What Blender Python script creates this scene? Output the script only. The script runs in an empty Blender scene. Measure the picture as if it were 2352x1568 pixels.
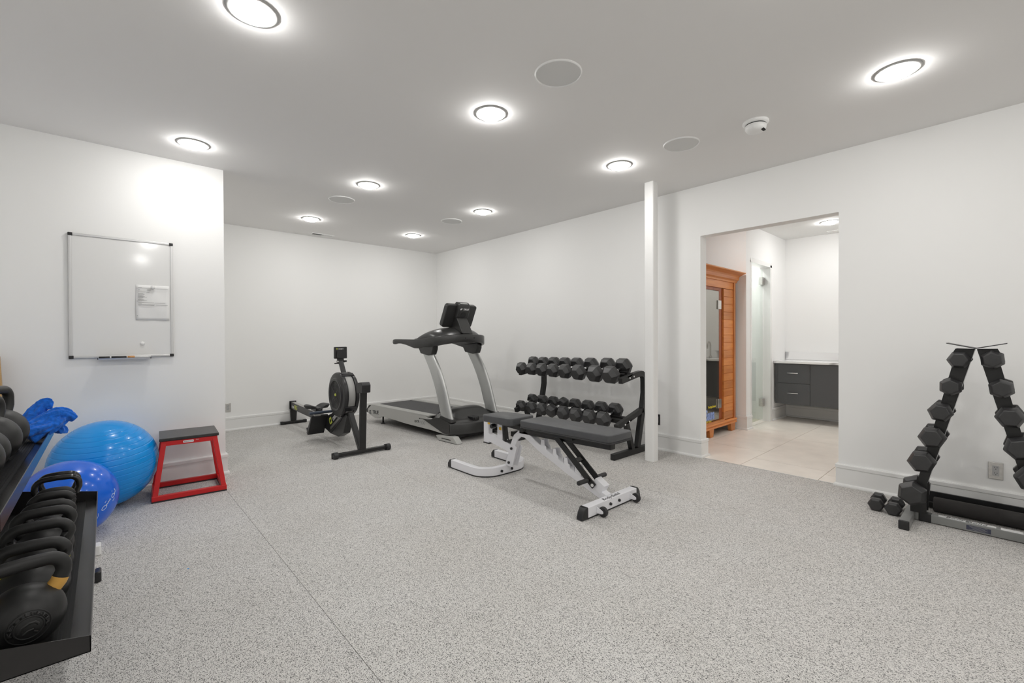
import bpy, bmesh, math, random
from mathutils import Vector, Matrix, Euler, Quaternion
random.seed(7)
sc = bpy.context.scene
COL = sc.collection
R = math.radians
PI = math.pi

# ------------------------------------------------------------------ camera, world, exposure
cam = bpy.data.cameras.new('camera'); camo = bpy.data.objects.new('camera', cam); COL.objects.link(camo)
YAW, PITCH, ROLL = 0.73604, -0.00690, -0.00392
fw = Vector((math.sin(YAW) * math.cos(PITCH), math.cos(YAW) * math.cos(PITCH), math.sin(PITCH)))
rt = Vector((math.cos(YAW), -math.sin(YAW), 0)); up = rt.cross(fw)
r2 = rt * math.cos(ROLL) + up * math.sin(ROLL); u2 = up * math.cos(ROLL) - rt * math.sin(ROLL)
mw = Matrix((r2, u2, -fw)).transposed().to_4x4(); mw.translation = Vector((0, 0, 1.2197))
camo.matrix_world = mw
cam.sensor_width = 36.0; cam.lens = 36.0 * 1031.9 / 2352.0; cam.shift_y = 0.0 + 1.7 / 2352 * -1
cam.clip_start = 0.02; cam.clip_end = 60
sc.camera = camo
w = bpy.data.worlds.new('world'); sc.world = w; w.use_nodes = True
w.node_tree.nodes['Background'].inputs[0].default_value = (0.8, 0.82, 0.85, 1)
w.node_tree.nodes['Background'].inputs[1].default_value = 0.05
sc.view_settings.view_transform = 'Standard'; sc.view_settings.look = 'None'
sc.view_settings.gamma = 1.0; sc.view_settings.use_curve_mapping = False
sc.view_settings.exposure = 0.0
LIGHT = 101.0          # radiance of the downlight lenses
LIGHT_BATH = 120.0
sc.cycles.use_denoising = True
sc.cycles.max_bounces = 8; sc.cycles.diffuse_bounces = 6; sc.cycles.glossy_bounces = 3
sc.cycles.use_adaptive_sampling = True; sc.cycles.adaptive_threshold = 0.02
sc.cycles.sample_clamp_indirect = 6.0
sc.cycles.caustics_reflective = False; sc.cycles.caustics_refractive = False

# ------------------------------------------------------------------ materials
def mat(name, col, rough=0.5, metal=0.0, bump=0.0, bscale=200.0, var=0.0, vscale=8.0, spec=0.5, coat=0.0, emit=0.0, sheen=0.0):
    m = bpy.data.materials.new(name); m.use_nodes = True
    nt = m.node_tree; b = nt.nodes['Principled BSDF']; L = nt.links.new
    b.inputs['Base Color'].default_value = (*col, 1); b.inputs['Roughness'].default_value = rough
    b.inputs['Metallic'].default_value = metal; b.inputs['Specular IOR Level'].default_value = spec
    b.inputs['Coat Weight'].default_value = coat; b.inputs['Coat Roughness'].default_value = 0.08
    b.inputs['Sheen Weight'].default_value = sheen
    if emit:
        b.inputs['Emission Color'].default_value = (*col, 1); b.inputs['Emission Strength'].default_value = emit
    tc = nt.nodes.new('ShaderNodeTexCoord')
    if bump:
        n = nt.nodes.new('ShaderNodeTexNoise'); n.inputs['Scale'].default_value = bscale; n.inputs['Detail'].default_value = 3
        bp = nt.nodes.new('ShaderNodeBump'); bp.inputs['Strength'].default_value = bump; bp.inputs['Distance'].default_value = 0.001
        L(tc.outputs['Object'], n.inputs['Vector']); L(n.outputs['Fac'], bp.inputs['Height']); L(bp.outputs['Normal'], b.inputs['Normal'])
    if var:
        n = nt.nodes.new('ShaderNodeTexNoise'); n.inputs['Scale'].default_value = vscale; n.inputs['Detail'].default_value = 4
        r = nt.nodes.new('ShaderNodeValToRGB')
        r.color_ramp.elements[0].position = 0.3; r.color_ramp.elements[1].position = 0.7
        r.color_ramp.elements[0].color = (*[c * (1 - var) for c in col], 1)
        r.color_ramp.elements[1].color = (*[min(1, c * (1 + var)) for c in col], 1)
        L(tc.outputs['Object'], n.inputs['Vector']); L(n.outputs['Fac'], r.inputs['Fac']); L(r.outputs['Color'], b.inputs['Base Color'])
    return m

def floor_mat(name, tint):
    m = bpy.data.materials.new(name); m.use_nodes = True
    nt = m.node_tree; b = nt.nodes['Principled BSDF']; L = nt.links.new
    b.inputs['Roughness'].default_value = 0.72; b.inputs['Specular IOR Level'].default_value = 0.25
    tc = nt.nodes.new('ShaderNodeTexCoord')
    nz = nt.nodes.new('ShaderNodeTexNoise'); nz.inputs['Scale'].default_value = 160; nz.inputs['Detail'].default_value = 2
    mx = nt.nodes.new('ShaderNodeVectorMath'); mx.operation = 'MULTIPLY_ADD'
    mx.inputs[1].default_value = (0.0045, 0.0045, 0.0)
    L(tc.outputs['Object'], nz.inputs['Vector']); L(nz.outputs['Color'], mx.inputs[0]); L(tc.outputs['Object'], mx.inputs[2])
    v = nt.nodes.new('ShaderNodeTexVoronoi'); v.inputs['Scale'].default_value = 540; v.feature = 'F1'
    mp = nt.nodes.new('ShaderNodeMapping'); mp.inputs['Scale'].default_value = (1.0, 0.6, 1.0); mp.inputs['Rotation'].default_value = (0, 0, 0.5)
    L(mx.outputs[0], mp.inputs['Vector']); L(mp.outputs['Vector'], v.inputs['Vector'])
    sp = nt.nodes.new('ShaderNodeSeparateColor'); L(v.outputs['Color'], sp.inputs[0])
    r = nt.nodes.new('ShaderNodeValToRGB'); e = r.color_ramp; e.interpolation = 'LINEAR'
    def c(g): return (g * tint[0], g * tint[1], g * tint[2], 1)
    e.elements[0].position = 0.0; e.elements[0].color = c(0.72)
    e.elements[1].position = 1.0; e.elements[1].color = c(0.06)
    for p, g in ((0.40, 0.68), (0.67, 0.59), (0.72, 0.40), (0.81, 0.23), (0.92, 0.12)):
        x = e.elements.new(p); x.color = c(g)
    L(sp.outputs[0], r.inputs['Fac'])
    n2 = nt.nodes.new('ShaderNodeTexNoise'); n2.inputs['Scale'].default_value = 1.6; n2.inputs['Detail'].default_value = 5
    L(tc.outputs['Object'], n2.inputs['Vector'])
    r2_ = nt.nodes.new('ShaderNodeValToRGB'); r2_.color_ramp.elements[0].position = .3; r2_.color_ramp.elements[1].position = .7
    r2_.color_ramp.elements[0].color = (.93, .92, .905, 1); r2_.color_ramp.elements[1].color = (1, 1, 1, 1)
    L(n2.outputs['Fac'], r2_.inputs['Fac'])
    mm = nt.nodes.new('ShaderNodeMix'); mm.data_type = 'RGBA'; mm.blend_type = 'MULTIPLY'; mm.inputs[0].default_value = 1
    L(r.outputs['Color'], mm.inputs[6]); L(r2_.outputs['Color'], mm.inputs[7]); L(mm.outputs[2], b.inputs['Base Color'])
    bp = nt.nodes.new('ShaderNodeBump'); bp.inputs['Strength'].default_value = .15; bp.inputs['Distance'].default_value = .001
    L(v.outputs['Distance'], bp.inputs['Height']); L(bp.outputs['Normal'], b.inputs['Normal'])
    return m

def wood_mat(name, c1, c2, rough=0.38, axis=0):
    m = bpy.data.materials.new(name); m.use_nodes = True
    nt = m.node_tree; b = nt.nodes['Principled BSDF']; L = nt.links.new
    b.inputs['Roughness'].default_value = rough
    tc = nt.nodes.new('ShaderNodeTexCoord'); oi = nt.nodes.new('ShaderNodeObjectInfo')
    mp = nt.nodes.new('ShaderNodeMapping'); s = [28, 28, 28]; s[axis] = 2.2; mp.inputs['Scale'].default_value = s
    ad = nt.nodes.new('ShaderNodeVectorMath'); ad.operation = 'ADD'
    L(tc.outputs['Object'], ad.inputs[0])
    ml = nt.nodes.new('ShaderNodeMath'); ml.operation = 'MULTIPLY'; ml.inputs[1].default_value = 13.0
    L(oi.outputs['Random'], ml.inputs[0]); L(ml.outputs[0], ad.inputs[1]); L(ad.outputs[0], mp.inputs['Vector'])
    n = nt.nodes.new('ShaderNodeTexNoise'); n.inputs['Scale'].default_value = 1; n.inputs['Detail'].default_value = 6; n.inputs['Distortion'].default_value = .4
    L(mp.outputs['Vector'], n.inputs['Vector'])
    r = nt.nodes.new('ShaderNodeValToRGB'); r.color_ramp.elements[0].position = .3; r.color_ramp.elements[1].position = .7
    r.color_ramp.elements[0].color = (*c1, 1); r.color_ramp.elements[1].color = (*c2, 1)
    L(n.outputs['Fac'], r.inputs['Fac'])
    hs = nt.nodes.new('ShaderNodeHueSaturation'); mr = nt.nodes.new('ShaderNodeMapRange')
    mr.inputs['To Min'].default_value = .8; mr.inputs['To Max'].default_value = 1.15
    L(oi.outputs['Random'], mr.inputs['Value']); L(mr.outputs[0], hs.inputs['Value'])
    L(r.outputs['Color'], hs.inputs['Color']); L(hs.outputs['Color'], b.inputs['Base Color'])
    return m

def marble_mat():
    m = bpy.data.materials.new('white_marble'); m.use_nodes = True
    nt = m.node_tree; b = nt.nodes['Principled BSDF']; L = nt.links.new
    b.inputs['Roughness'].default_value = .15
    tc = nt.nodes.new('ShaderNodeTexCoord')
    wv = nt.nodes.new('ShaderNodeTexWave'); wv.inputs['Scale'].default_value = 1.1; wv.inputs['Distortion'].default_value = 6; wv.inputs['Detail'].default_value = 4
    wv.bands_direction = 'DIAGONAL'
    L(tc.outputs['Object'], wv.inputs['Vector'])
    r = nt.nodes.new('ShaderNodeValToRGB'); r.color_ramp.elements[0].position = .0; r.color_ramp.elements[0].color = (.45, .45, .46, 1)
    r.color_ramp.elements[1].position = .12; r.color_ramp.elements[1].color = (.88, .88, .88, 1)
    L(wv.outputs['Fac'], r.inputs['Fac']); L(r.outputs['Color'], b.inputs['Base Color'])
    return m

def tile_mat():
    m = mat('beige_tile', (.86, .80, .73), .3, var=.05, vscale=5)
    return m

M = {}
M['wall'] = mat('wall_paint', (.90, .90, .89), .75, bump=.04, bscale=900, spec=.2)
M['wallshade'] = mat('bath_wall_paint', (.90, .90, .895), .7, spec=.2)
M['ceil'] = mat('ceiling_paint', (.84, .83, .82), .8, spec=.15)
M['ceilb'] = mat('bath_ceiling_paint', (.8, .8, .79), .8, spec=.15)
M['trim'] = mat('trim_paint', (.84, .84, .83), .38, spec=.4)
M['post'] = mat('post_paint', (.86, .86, .85), .45, spec=.3)
M['floorsub'] = mat('floor_seam_dark', (.10, .095, .09), .9)
M['roll'] = [floor_mat('speckled_rubber_%d' % i, t) for i, t in enumerate([(.985, .965, .94), (1.0, .985, .965), (1.0, .985, .96), (.985, .965, .94), (.975, .95, .92)])]
M['tile'] = tile_mat()
M['grout'] = mat('tile_grout', (.62, .58, .53), .8)
M['lens'] = mat('light_lens', (1.0, .985, .96), .4, emit=LIGHT)
M['lensb'] = mat('bath_light_lens', (1.0, .99, .97), .4, emit=LIGHT_BATH)
M['ring'] = mat('light_trim', (.46, .46, .45), .45)
M['speaker'] = mat('speaker_mesh', (.72, .72, .71), .7, bump=.4, bscale=1500)
M['whitepl'] = mat('white_plastic', (.86, .86, .85), .4)
M['darkslot'] = mat('dark_slot', (.02, .02, .02), .6)
M['steel'] = mat('brushed_steel', (.62, .61, .59), .32, metal=1.0, var=.08, vscale=60)
M['chrome'] = mat('chrome', (.85, .85, .86), .12, metal=1.0)
M['greypl'] = mat('grey_plastic', (.45, .45, .45), .5)
M['blackpl'] = mat('black_plastic', (.017, .017, .018), .36, var=.2, vscale=12)
M['blackgl'] = mat('gloss_black_plastic', (.02, .02, .022), .16)
M['blackpc'] = mat('black_powder_coat', (.012, .012, .012), .4, bump=.08, bscale=900)
M['rubber'] = mat('black_rubber', (.024, .024, .025), .55, bump=.15, bscale=500, var=.15, vscale=30)
M['hex'] = mat('rubber_hex_head', (.027, .027, .028), .38, bump=.12, bscale=400, var=.2, vscale=14, spec=.6)
M['vinyl'] = mat('black_vinyl', (.072, .074, .078), .40, bump=.12, bscale=350, var=.08, vscale=12, spec=.45)
M['gun'] = mat('grey_metallic_paint', (.27, .275, .27), .35, metal=.3, bump=.03, bscale=700)
M['silver'] = mat('silver_paint', (.55, .56, .55), .34, metal=.55, bump=.03, bscale=700)
M['silverl'] = mat('light_silver_plastic', (.50, .50, .48), .42, metal=.15)
M['tmblack'] = mat('treadmill_charcoal', (.034, .034, .033), .29, bump=.1, bscale=600)
M['belt'] = mat('running_belt', (.036, .036, .038), .6, bump=.2, bscale=900)
M['white'] = mat('white_powder_coat', (.84, .84, .87), .28, spec=.5)
M['yellow'] = mat('yellow_sticker', (.86, .52, .03), .5)
M['kyellow'] = mat('orange_band', (.62, .34, .07), .5)
M['kyellow2'] = mat('yellow_band', (.62, .56, .06), .5)
M['lime'] = mat('lime_print', (.62, .68, .10), .5)
M['printw'] = mat('white_print', (.8, .8, .8), .5)
M['printk'] = mat('black_print', (.03, .03, .03), .5)
M['printg'] = mat('grey_print', (.35, .35, .35), .6)
M['red'] = mat('red_powder_coat', (.60, .010, .012), .33, bump=.1, bscale=300)
M['step'] = mat('step_rubber_top', (.026, .024, .023), .30, bump=.6, bscale=260, var=.35, vscale=40)
M['ballA'] = mat('blue_ball_vinyl', (.001, .30, .82), .24, coat=.25, spec=.4)
M['ballB'] = mat('royal_blue_ball_vinyl', (.002, .13, .74), .24, coat=.25, spec=.4)
M['towel'] = mat('blue_towel', (.003, .13, .62), .95, bump=1.0, bscale=420, var=.25, vscale=60, sheen=.25)
M['kb'] = mat('matt_black_kettlebell', (.017, .017, .017), .44, bump=.12, bscale=260, var=.2, vscale=10, spec=.36)
M['kbrough'] = mat('rough_black_kettlebell', (.035, .035, .035), .5, bump=1.2, bscale=90, var=.3, vscale=30)
M['kbgl'] = mat('gloss_black_handle', (.02, .02, .02), .15)
M['tray'] = mat('rack_tray_steel', (.022, .021, .021), .22, bump=.05, bscale=500, spec=.45)
M['trayr'] = mat('ribbed_rubber_mat', (.012, .012, .012), .5, spec=.2)
M['board'] = mat('whiteboard_enamel', (.82, .82, .81), .1, spec=.6)
M['alu'] = mat('aluminium_frame', (.66, .66, .66), .35, metal=.6)
M['paper'] = mat('white_paper', (.84, .84, .83), .7)
M['cab'] = mat('dark_grey_cabinet', (.085, .088, .092), .45)
M['marble'] = marble_mat()
M['cedar'] = wood_mat('cedar_wood', (.58, .19, .045), (.72, .285, .078), .35, 0)
M['cedarv'] = wood_mat('cedar_trim_vertical', (.46, .14, .035), (.68, .27, .08), .35, 2)
M['cedard'] = wood_mat('cedar_door_frame', (.25, .055, .012), (.36, .09, .02), .35, 2)
M['pine'] = wood_mat('pine_wood', (.50, .30, .11), (.66, .42, .18), .45, 2)
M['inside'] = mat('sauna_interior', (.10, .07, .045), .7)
M['tilew'] = mat('white_shower_tile', (.88, .88, .87), .2)
M['foam'] = mat('charcoal_foam', (.035, .032, .031), .8, bump=.5, bscale=200)
M['navy'] = mat('navy_handle_grip', (.05, .065, .095), .35)
M['blues'] = mat('sauna_logo_blue', (.30, .42, .80), .5)
M['yel2'] = mat('sauna_logo_yellow', (.80, .66, .06), .5)
M['woodm'] = mat('marker_orange', (.62, .30, .10), .5)
M['label'] = mat('dark_blue_label', (.05, .055, .09), .4)

def glass_mat(name, col, tr, rough=.02):
    m = bpy.data.materials.new(name); m.use_nodes = True
    nt = m.node_tree; nt.nodes.clear(); L = nt.links.new
    o = nt.nodes.new('ShaderNodeOutputMaterial'); t = nt.nodes.new('ShaderNodeBsdfTransparent'); g = nt.nodes.new('ShaderNodeBsdfGlossy')
    t.inputs[0].default_value = (*col, 1); g.inputs['Roughness'].default_value = rough; g.inputs[0].default_value = (.9, .88, .82, 1)
    mx = nt.nodes.new('ShaderNodeMixShader'); fr = nt.nodes.new('ShaderNodeFresnel'); fr.inputs[0].default_value = 1.5
    mr = nt.nodes.new('ShaderNodeMapRange'); mr.inputs['To Min'].default_value = tr; mr.inputs['To Max'].default_value = 1
    ge = nt.nodes.new('ShaderNodeNewGeometry'); iv = nt.nodes.new('ShaderNodeMath'); iv.operation = 'SUBTRACT'; iv.inputs[0].default_value = 1
    mu = nt.nodes.new('ShaderNodeMath'); mu.operation = 'MULTIPLY'; L(ge.outputs['Backfacing'], iv.inputs[1]); L(iv.outputs[0], mu.inputs[1])
    L(fr.outputs[0], mr.inputs['Value']); L(mr.outputs[0], mu.inputs[0]); L(mu.outputs[0], mx.inputs[0]); L(t.outputs[0], mx.inputs[1]); L(g.outputs[0], mx.inputs[2]); L(mx.outputs[0], o.inputs[0])
    return m
M['bronze'] = glass_mat('bronze_glass', (.42, .33, .20), .36)
M['clear'] = glass_mat('clear_glass', (.93, .96, .95), .04)

# ------------------------------------------------------------------ mesh builder
class MB:
    def __init__(s): s.v = []; s.f = []; s.sm = []
    def add(s, vs, fs, smooth=False):
        o = len(s.v); s.v += [tuple(p) for p in vs]
        for f in fs: s.f.append([i + o for i in f]); s.sm.append(smooth)
        return s
    def box(s, x0, x1, y0, y1, z0, z1, M_=None):
        vs = [Vector((x, y, z)) for z in (z0, z1) for y in (y0, y1) for x in (x0, x1)]
        if M_ is not None: vs = [M_ @ p for p in vs]
        return s.add(vs, [(0, 2, 3, 1), (4, 5, 7, 6), (0, 1, 5, 4), (1, 3, 7, 5), (3, 2, 6, 7), (2, 0, 4, 6)])
    def bar(s, a, b, wx, wz, side=(1, 0, 0), ext=0):
        """rectangular bar from a to b; wx along 'side', wz the other way"""
        a = Vector(a); b = Vector(b); d = (b - a).normalized(); a = a - d * ext; b = b + d * ext
        sd = Vector(side); sd = (sd - d * sd.dot(d)).normalized(); n = d.cross(sd)
        vs = []
        for p in (a, b):
            for i, j in ((-1, -1), (1, -1), (1, 1), (-1, 1)): vs.append(p + sd * i * wx / 2 + n * j * wz / 2)
        return s.add(vs, [(3, 2, 1, 0), (4, 5, 6, 7), (0, 1, 5, 4), (1, 2, 6, 5), (2, 3, 7, 6), (3, 0, 4, 7)])
    def prism(s, pts, axis, a, b, M_=None, smooth=False):
        """pts: 2D polygon; axis 0: (y,z) extruded in x; 1: (x,z) in y; 2: (x,y) in z"""
        def P(p, t): return Vector((t, p[0], p[1])) if axis == 0 else Vector((p[0], t, p[1])) if axis == 1 else Vector((p[0], p[1], t))
        n = len(pts); vs = [P(p, a) for p in pts] + [P(p, b) for p in pts]
        if M_ is not None: vs = [M_ @ p for p in vs]
        o = len(s.v); s.v += [tuple(p) for p in vs]
        s.f.append([o + i for i in range(n)][::-1]); s.sm.append(False)
        s.f.append([o + n + i for i in range(n)]); s.sm.append(False)
        for i in range(n): s.f.append([o + i, o + (i + 1) % n, o + n + (i + 1) % n, o + n + i]); s.sm.append(smooth)
        return s
    def cyl(s, a, b, r, n=16, r2=None, cap=True):
        a = Vector(a); b = Vector(b); d = (b - a).normalized(); r2 = r if r2 is None else r2
        t = Vector((0, 0, 1)) if abs(d.z) < .9 else Vector((1, 0, 0)); u = d.cross(t).normalized(); w_ = d.cross(u)
        o = len(s.v)
        for p, rr in ((a, r), (b, r2)):
            for i in range(n):
                q = p + (u * math.cos(2 * PI * i / n) + w_ * math.sin(2 * PI * i / n)) * rr; s.v.append(tuple(q))
        for i in range(n): s.f.append([o + i, o + (i + 1) % n, o + n + (i + 1) % n, o + n + i][::-1]); s.sm.append(True)
        if cap:
            s.f.append([o + i for i in range(n)]); s.sm.append(False)
            s.f.append([o + n + i for i in range(n)][::-1]); s.sm.append(False)
        return s
    def lathe(s, prof, n=32, org=(0, 0, 0), ax=(0, 0, 1)):
        """prof: [(r, h)] revolved around ax through org"""
        ax = Vector(ax).normalized(); t = Vector((1, 0, 0)) if abs(ax.x) < .9 else Vector((0, 1, 0))
        u = ax.cross(t).normalized(); w_ = ax.cross(u); org = Vector(org); o = len(s.v); rows = []
        for r, h in prof:
            if r < 1e-6: rows.append([len(s.v)]); s.v.append(tuple(org + ax * h))
            else:
                rows.append(list(range(len(s.v), len(s.v) + n)))
                for i in range(n): s.v.append(tuple(org + ax * h + (u * math.cos(2 * PI * i / n) + w_ * math.sin(2 * PI * i / n)) * r))
        for a, b in zip(rows, rows[1:]):
            for i in range(n):
                j = (i + 1) % n
                if len(a) == 1 and len(b) == 1: continue
                if len(a) == 1: f = [a[0], b[j], b[i]]
                elif len(b) == 1: f = [a[i], a[j], b[0]]
                else: f = [a[i], a[j], b[j], b[i]]
                s.f.append(f); s.sm.append(True)
        return s
    def tube(s, pts, r, n=12, closed=False, sec=None, side=None, cap=True):
        """sweep a circle (or section list of 2D points) along pts; r may be a list"""
        P = [Vector(p) for p in pts]; m = len(P); prev = None; rows = []
        for k, p in enumerate(P):
            if closed: d = (P[(k + 1) % m] - P[k - 1]).normalized()
            else: d = (P[min(k + 1, m - 1)] - P[max(k - 1, 0)]).normalized()
            if side is not None: u = Vector(side)
            elif prev is None: u = Vector((0, 0, 1)) if abs(d.z) < .9 else Vector((1, 0, 0))
            else: u = prev
            u = (u - d * u.dot(d)).normalized(); prev = u; w_ = d.cross(u)
            rr = r[k] if isinstance(r, (list, tuple)) else r
            rows.append(list(range(len(s.v), len(s.v) + (n if sec is None else len(sec)))))
            if sec is None:
                for i in range(n): s.v.append(tuple(p + (u * math.cos(2 * PI * i / n) + w_ * math.sin(2 * PI * i / n)) * rr))
            else:
                for a, b in sec: s.v.append(tuple(p + u * a * rr + w_ * b * rr))
        q = len(rows[0]); rng = range(m if closed else m - 1)
        for k in rng:
            a = rows[k]; b = rows[(k + 1) % m]
            for i in range(q): s.f.append([a[i], a[(i + 1) % q], b[(i + 1) % q], b[i]]); s.sm.append(sec is None)
        if not closed and cap:
            s.f.append(rows[0][::-1]); s.sm.append(False); s.f.append(list(rows[-1])); s.sm.append(False)
        return s
    def grid(s, P, smooth=True, close=False):
        """P: rows of points"""
        o = len(s.v); h = len(P); w_ = len(P[0])
        for row in P:
            for p in row: s.v.append(tuple(p))
        for i in range(h - 1):
            for j in range(w_ - 1 + (1 if close else 0)):
                j2 = (j + 1) % w_
                s.f.append([o + i * w_ + j, o + i * w_ + j2, o + (i + 1) * w_ + j2, o + (i + 1) * w_ + j]); s.sm.append(smooth)
        return s
    def mesh(s, name, m=None):
        me = bpy.data.meshes.new(name); me.from_pydata(s.v, [], s.f)
        me.polygons.foreach_set('use_smooth', s.sm)
        bm = bmesh.new(); bm.from_mesh(me); bmesh.ops.recalc_face_normals(bm, faces=bm.faces); bm.to_mesh(me); bm.free()
        if m is not None: me.materials.append(m)
        me.update(); return me
    def build(s, name, m, parent=None, bev=0, seg=2, sharp=None):
        return put(name, s.mesh(name, m), parent, bev=bev, seg=seg, sharp=sharp)

def put(name, me, parent=None, loc=None, rot=None, bev=0, seg=2, sharp=None):
    o = bpy.data.objects.new(name, me); COL.objects.link(o)
    if parent is not None: o.parent = parent
    if loc is not None: o.location = loc
    if rot is not None: o.rotation_euler = rot
    if bev:
        b = o.modifiers.new('bevel', 'BEVEL'); b.width = bev; b.segments = seg; b.limit_method = 'ANGLE'; b.angle_limit = R(30)
        b.harden_normals = False
        me.polygons.foreach_set('use_smooth', [True] * len(me.polygons)); me.update()
        wn = o.modifiers.new('weighted', 'WEIGHTED_NORMAL'); wn.keep_sharp = False
    elif sharp is not None:
        me.polygons.foreach_set('use_smooth', [True] * len(me.polygons)); me.set_sharp_from_angle(angle=R(sharp)); me.update()
    return o
def thing(name, label, cat, loc=(0, 0, 0), rz=0.0, group=None):
    o = bpy.data.objects.new(name, None); COL.objects.link(o); o.location = loc; o.rotation_euler = (0, 0, rz)
    o.empty_display_size = .05
    return tag(o, label, cat, group)
def tag(o, label, cat, group=None):
    o['label'] = label; o['category'] = cat
    if group: o['group'] = group
    return o
def struct(o): o['kind'] = 'structure'; return o
def dup_tree(o, parent=None):
    c = o.copy(); COL.objects.link(c); c.parent = parent
    for ch in list(o.children): dup_tree(ch, c)
    return c
_fonts = {}
def text(name, s, size, m, parent=None, M_=None, extrude=.0006, shear=0, sx=1.0, offset=0.0, align='LEFT'):
    cu = bpy.data.curves.new('t', 'FONT'); cu.body = s; cu.size = size; cu.extrude = extrude; cu.shear = shear
    cu.align_x = align; cu.resolution_u = 3; cu.offset = offset
    to = bpy.data.objects.new('t', cu); COL.objects.link(to)
    dg = bpy.context.evaluated_depsgraph_get(); dg.update()
    me = bpy.data.meshes.new_from_object(to.evaluated_get(dg)); me.name = name
    bpy.data.objects.remove(to); bpy.data.curves.remove(cu)
    me.transform(Matrix.Diagonal((sx, 1, 1, 1)))
    if M_ is not None: me.transform(M_)
    me.materials.clear(); me.materials.append(m)
    return put(name, me, parent)
def frameM(org, ex, ey):
    """matrix whose local x -> ex, y -> ey, z -> ex x ey"""
    ex = Vector(ex).normalized(); ey = Vector(ey); ey = (ey - ex * ey.dot(ex)).normalized(); ez = ex.cross(ey)
    m = Matrix((ex, ey, ez)).transposed().to_4x4(); m.translation = Vector(org); return m
def arc(cx, cy, r, a0, a1, n):
    return [(cx + r * math.cos(R(a0 + (a1 - a0) * i / n)), cy + r * math.sin(R(a0 + (a1 - a0) * i / n))) for i in range(n + 1)]
def rrect(x0, x1, y0, y1, r, n=4):
    return arc(x1 - r, y0 + r, r, -90, 0, n) + arc(x1 - r, y1 - r, r, 0, 90, n) + arc(x0 + r, y1 - r, r, 90, 180, n) + arc(x0 + r, y0 + r, r, 180, 270, n)

# ------------------------------------------------------------------ the room
XR, YB, YW, XE, H = 4.456, 6.953, 4.762, 0.803, 2.74
XL, YF = -0.75, -2.60
DY0, DY1, DH, XJ = 0.932, 2.084, 2.237, 4.582      # doorway in the right wall
fl = struct(MB().box(XL - .1, XR + .02, YF - .1, YB + .1, -.12, -.008).build('floor', M['floorsub']))
sx = [-.751, -.536, .716, 1.972, 3.212, XR + .012]
for i in range(5):
    g0 = .0008
    MB().box(sx[i] + g0, sx[i + 1] - (.0007 if i != 1 else .0011), YF, YB, -.008, 0).build('rubber_roll', M['roll'][i], fl)
struct(MB().box(XL - .15, XJ + .02, YF - .15, YB + .15, H, H + .1).build('ceiling', M['ceil']))
struct(MB().box(XE - .15, XJ, YB, YB + .15, 0, H).build('wall_back', M['wall']))
wr = MB(); wr.box(XR, XJ, YF - .15, DY0, -.01, H); wr.box(XR, XJ, DY1, YB, -.01, H); wr.box(XR, XJ, DY0, DY1, DH, H)
struct(wr.build('wall_right', M['wall']))
struct(MB().box(XL - .15, XE, YW, YB + .15, 0, H).build('wall_left_back', M['wall']))
struct(MB().box(XL - .15, XL, YF - .15, YW, 0, H).build('wall_left', M['wall']))
struct(MB().box(XL, XR, YF - .15, YF, 0, H).build('wall_front', M['wall']))
struct(MB().prism(rrect(3.957, 4.055, 2.320, 2.418, .014), 2, 0, H, smooth=True).build('trim_1', M['post'], sharp=40))

BP = [(0, 0), (.030, 0), (.030, .010), (.026, .019), (.017, .022), (.015, .024), (.015, .140), (.012, .143), (.012, .146), (.019, .149), (.019, .172), (.014, .180), (0, .180)]
def base_run(mb, a, b, nrm, e0=0, e1=0):
    a = Vector((a[0], a[1], 0)); b = Vector((b[0], b[1], 0)); d = (b - a).normalized(); n = Vector((nrm[0], nrm[1], 0))
    vs = [a - d * (e0 * p[0]) + n * p[0] + Vector((0, 0, p[1])) for p in BP] + [b + d * (e1 * p[0]) + n * p[0] + Vector((0, 0, p[1])) for p in BP]
    k = len(BP); fs = [list(range(k)), list(range(k, 2 * k))] + [[i, (i + 1) % k, k + (i + 1) % k, k + i] for i in range(k)]
    mb.add(vs, fs)
b = MB(); base_run(b, (XE, YB), (XR, YB), (0, -1)); struct(b.build('baseboard_back', M['trim']))
b = MB(); base_run(b, (XR, YB), (XR, DY1), (-1, 0), 0, 1); base_run(b, (XR, DY1), (XJ, DY1), (0, -1), 1, 1); struct(b.build('baseboard_right', M['trim']))
b = MB(); base_run(b, (XR, DY0), (XR, YF), (-1, 0), 1, 0); base_run(b, (XR, DY0), (XJ, DY0), (0, 1), 1, 1); struct(b.build('baseboard_right_front', M['trim']))
b = MB(); base_run(b, (XL, YW), (XE, YW), (0, -1), 0, 1); base_run(b, (XE, YW), (XE, YB), (1, 0), 1, 0); struct(b.build('baseboard_left_back', M['trim']))
b = MB(); base_run(b, (XL, YF), (XL, YW), (1, 0)); struct(b.build('baseboard_left', M['trim']))

# ------------------------------------------------------------------ bathroom beyond the doorway
BX, BY, BH = 7.76, 2.30, 2.70
tf = struct(MB().box(XR + .012, BX + .1, -.6, 3.6, -.12, -.010).build('floor_bathroom', M['grout']))
tb = MB().box(-.6275, .6275, -.3125, .3125, -.01, 0).mesh('tile', M['tile'])
rows = [(-.545 + .63 * k + .315 - .003, off) for k, off in zip(range(0, 7), (.35, .0, .35, .0, .35, .0, .35))]
rows = [(.139, 4.30), (.767, 4.70), (1.397, 4.83), (2.026, 5.18), (2.655, 4.85)]
for yc, x0 in rows:
    x = x0 - .63 * 2 + .63
    while x - .63 < 7.7:
        c0 = max(x - .6275, XR + .014); c1 = min(x + .6275, BX)
        if c1 - c0 > .03:
            MB().box(c0, c1, yc - .3125, yc + .3125, -.01, 0).build('tile', M['tile'], tf)
        x += 1.26
struct(MB().box(XR + .004, XR + .014, DY0 + .03, DY1 - .03, -.008, .0025).build('trim_2', M['alu']))
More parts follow.
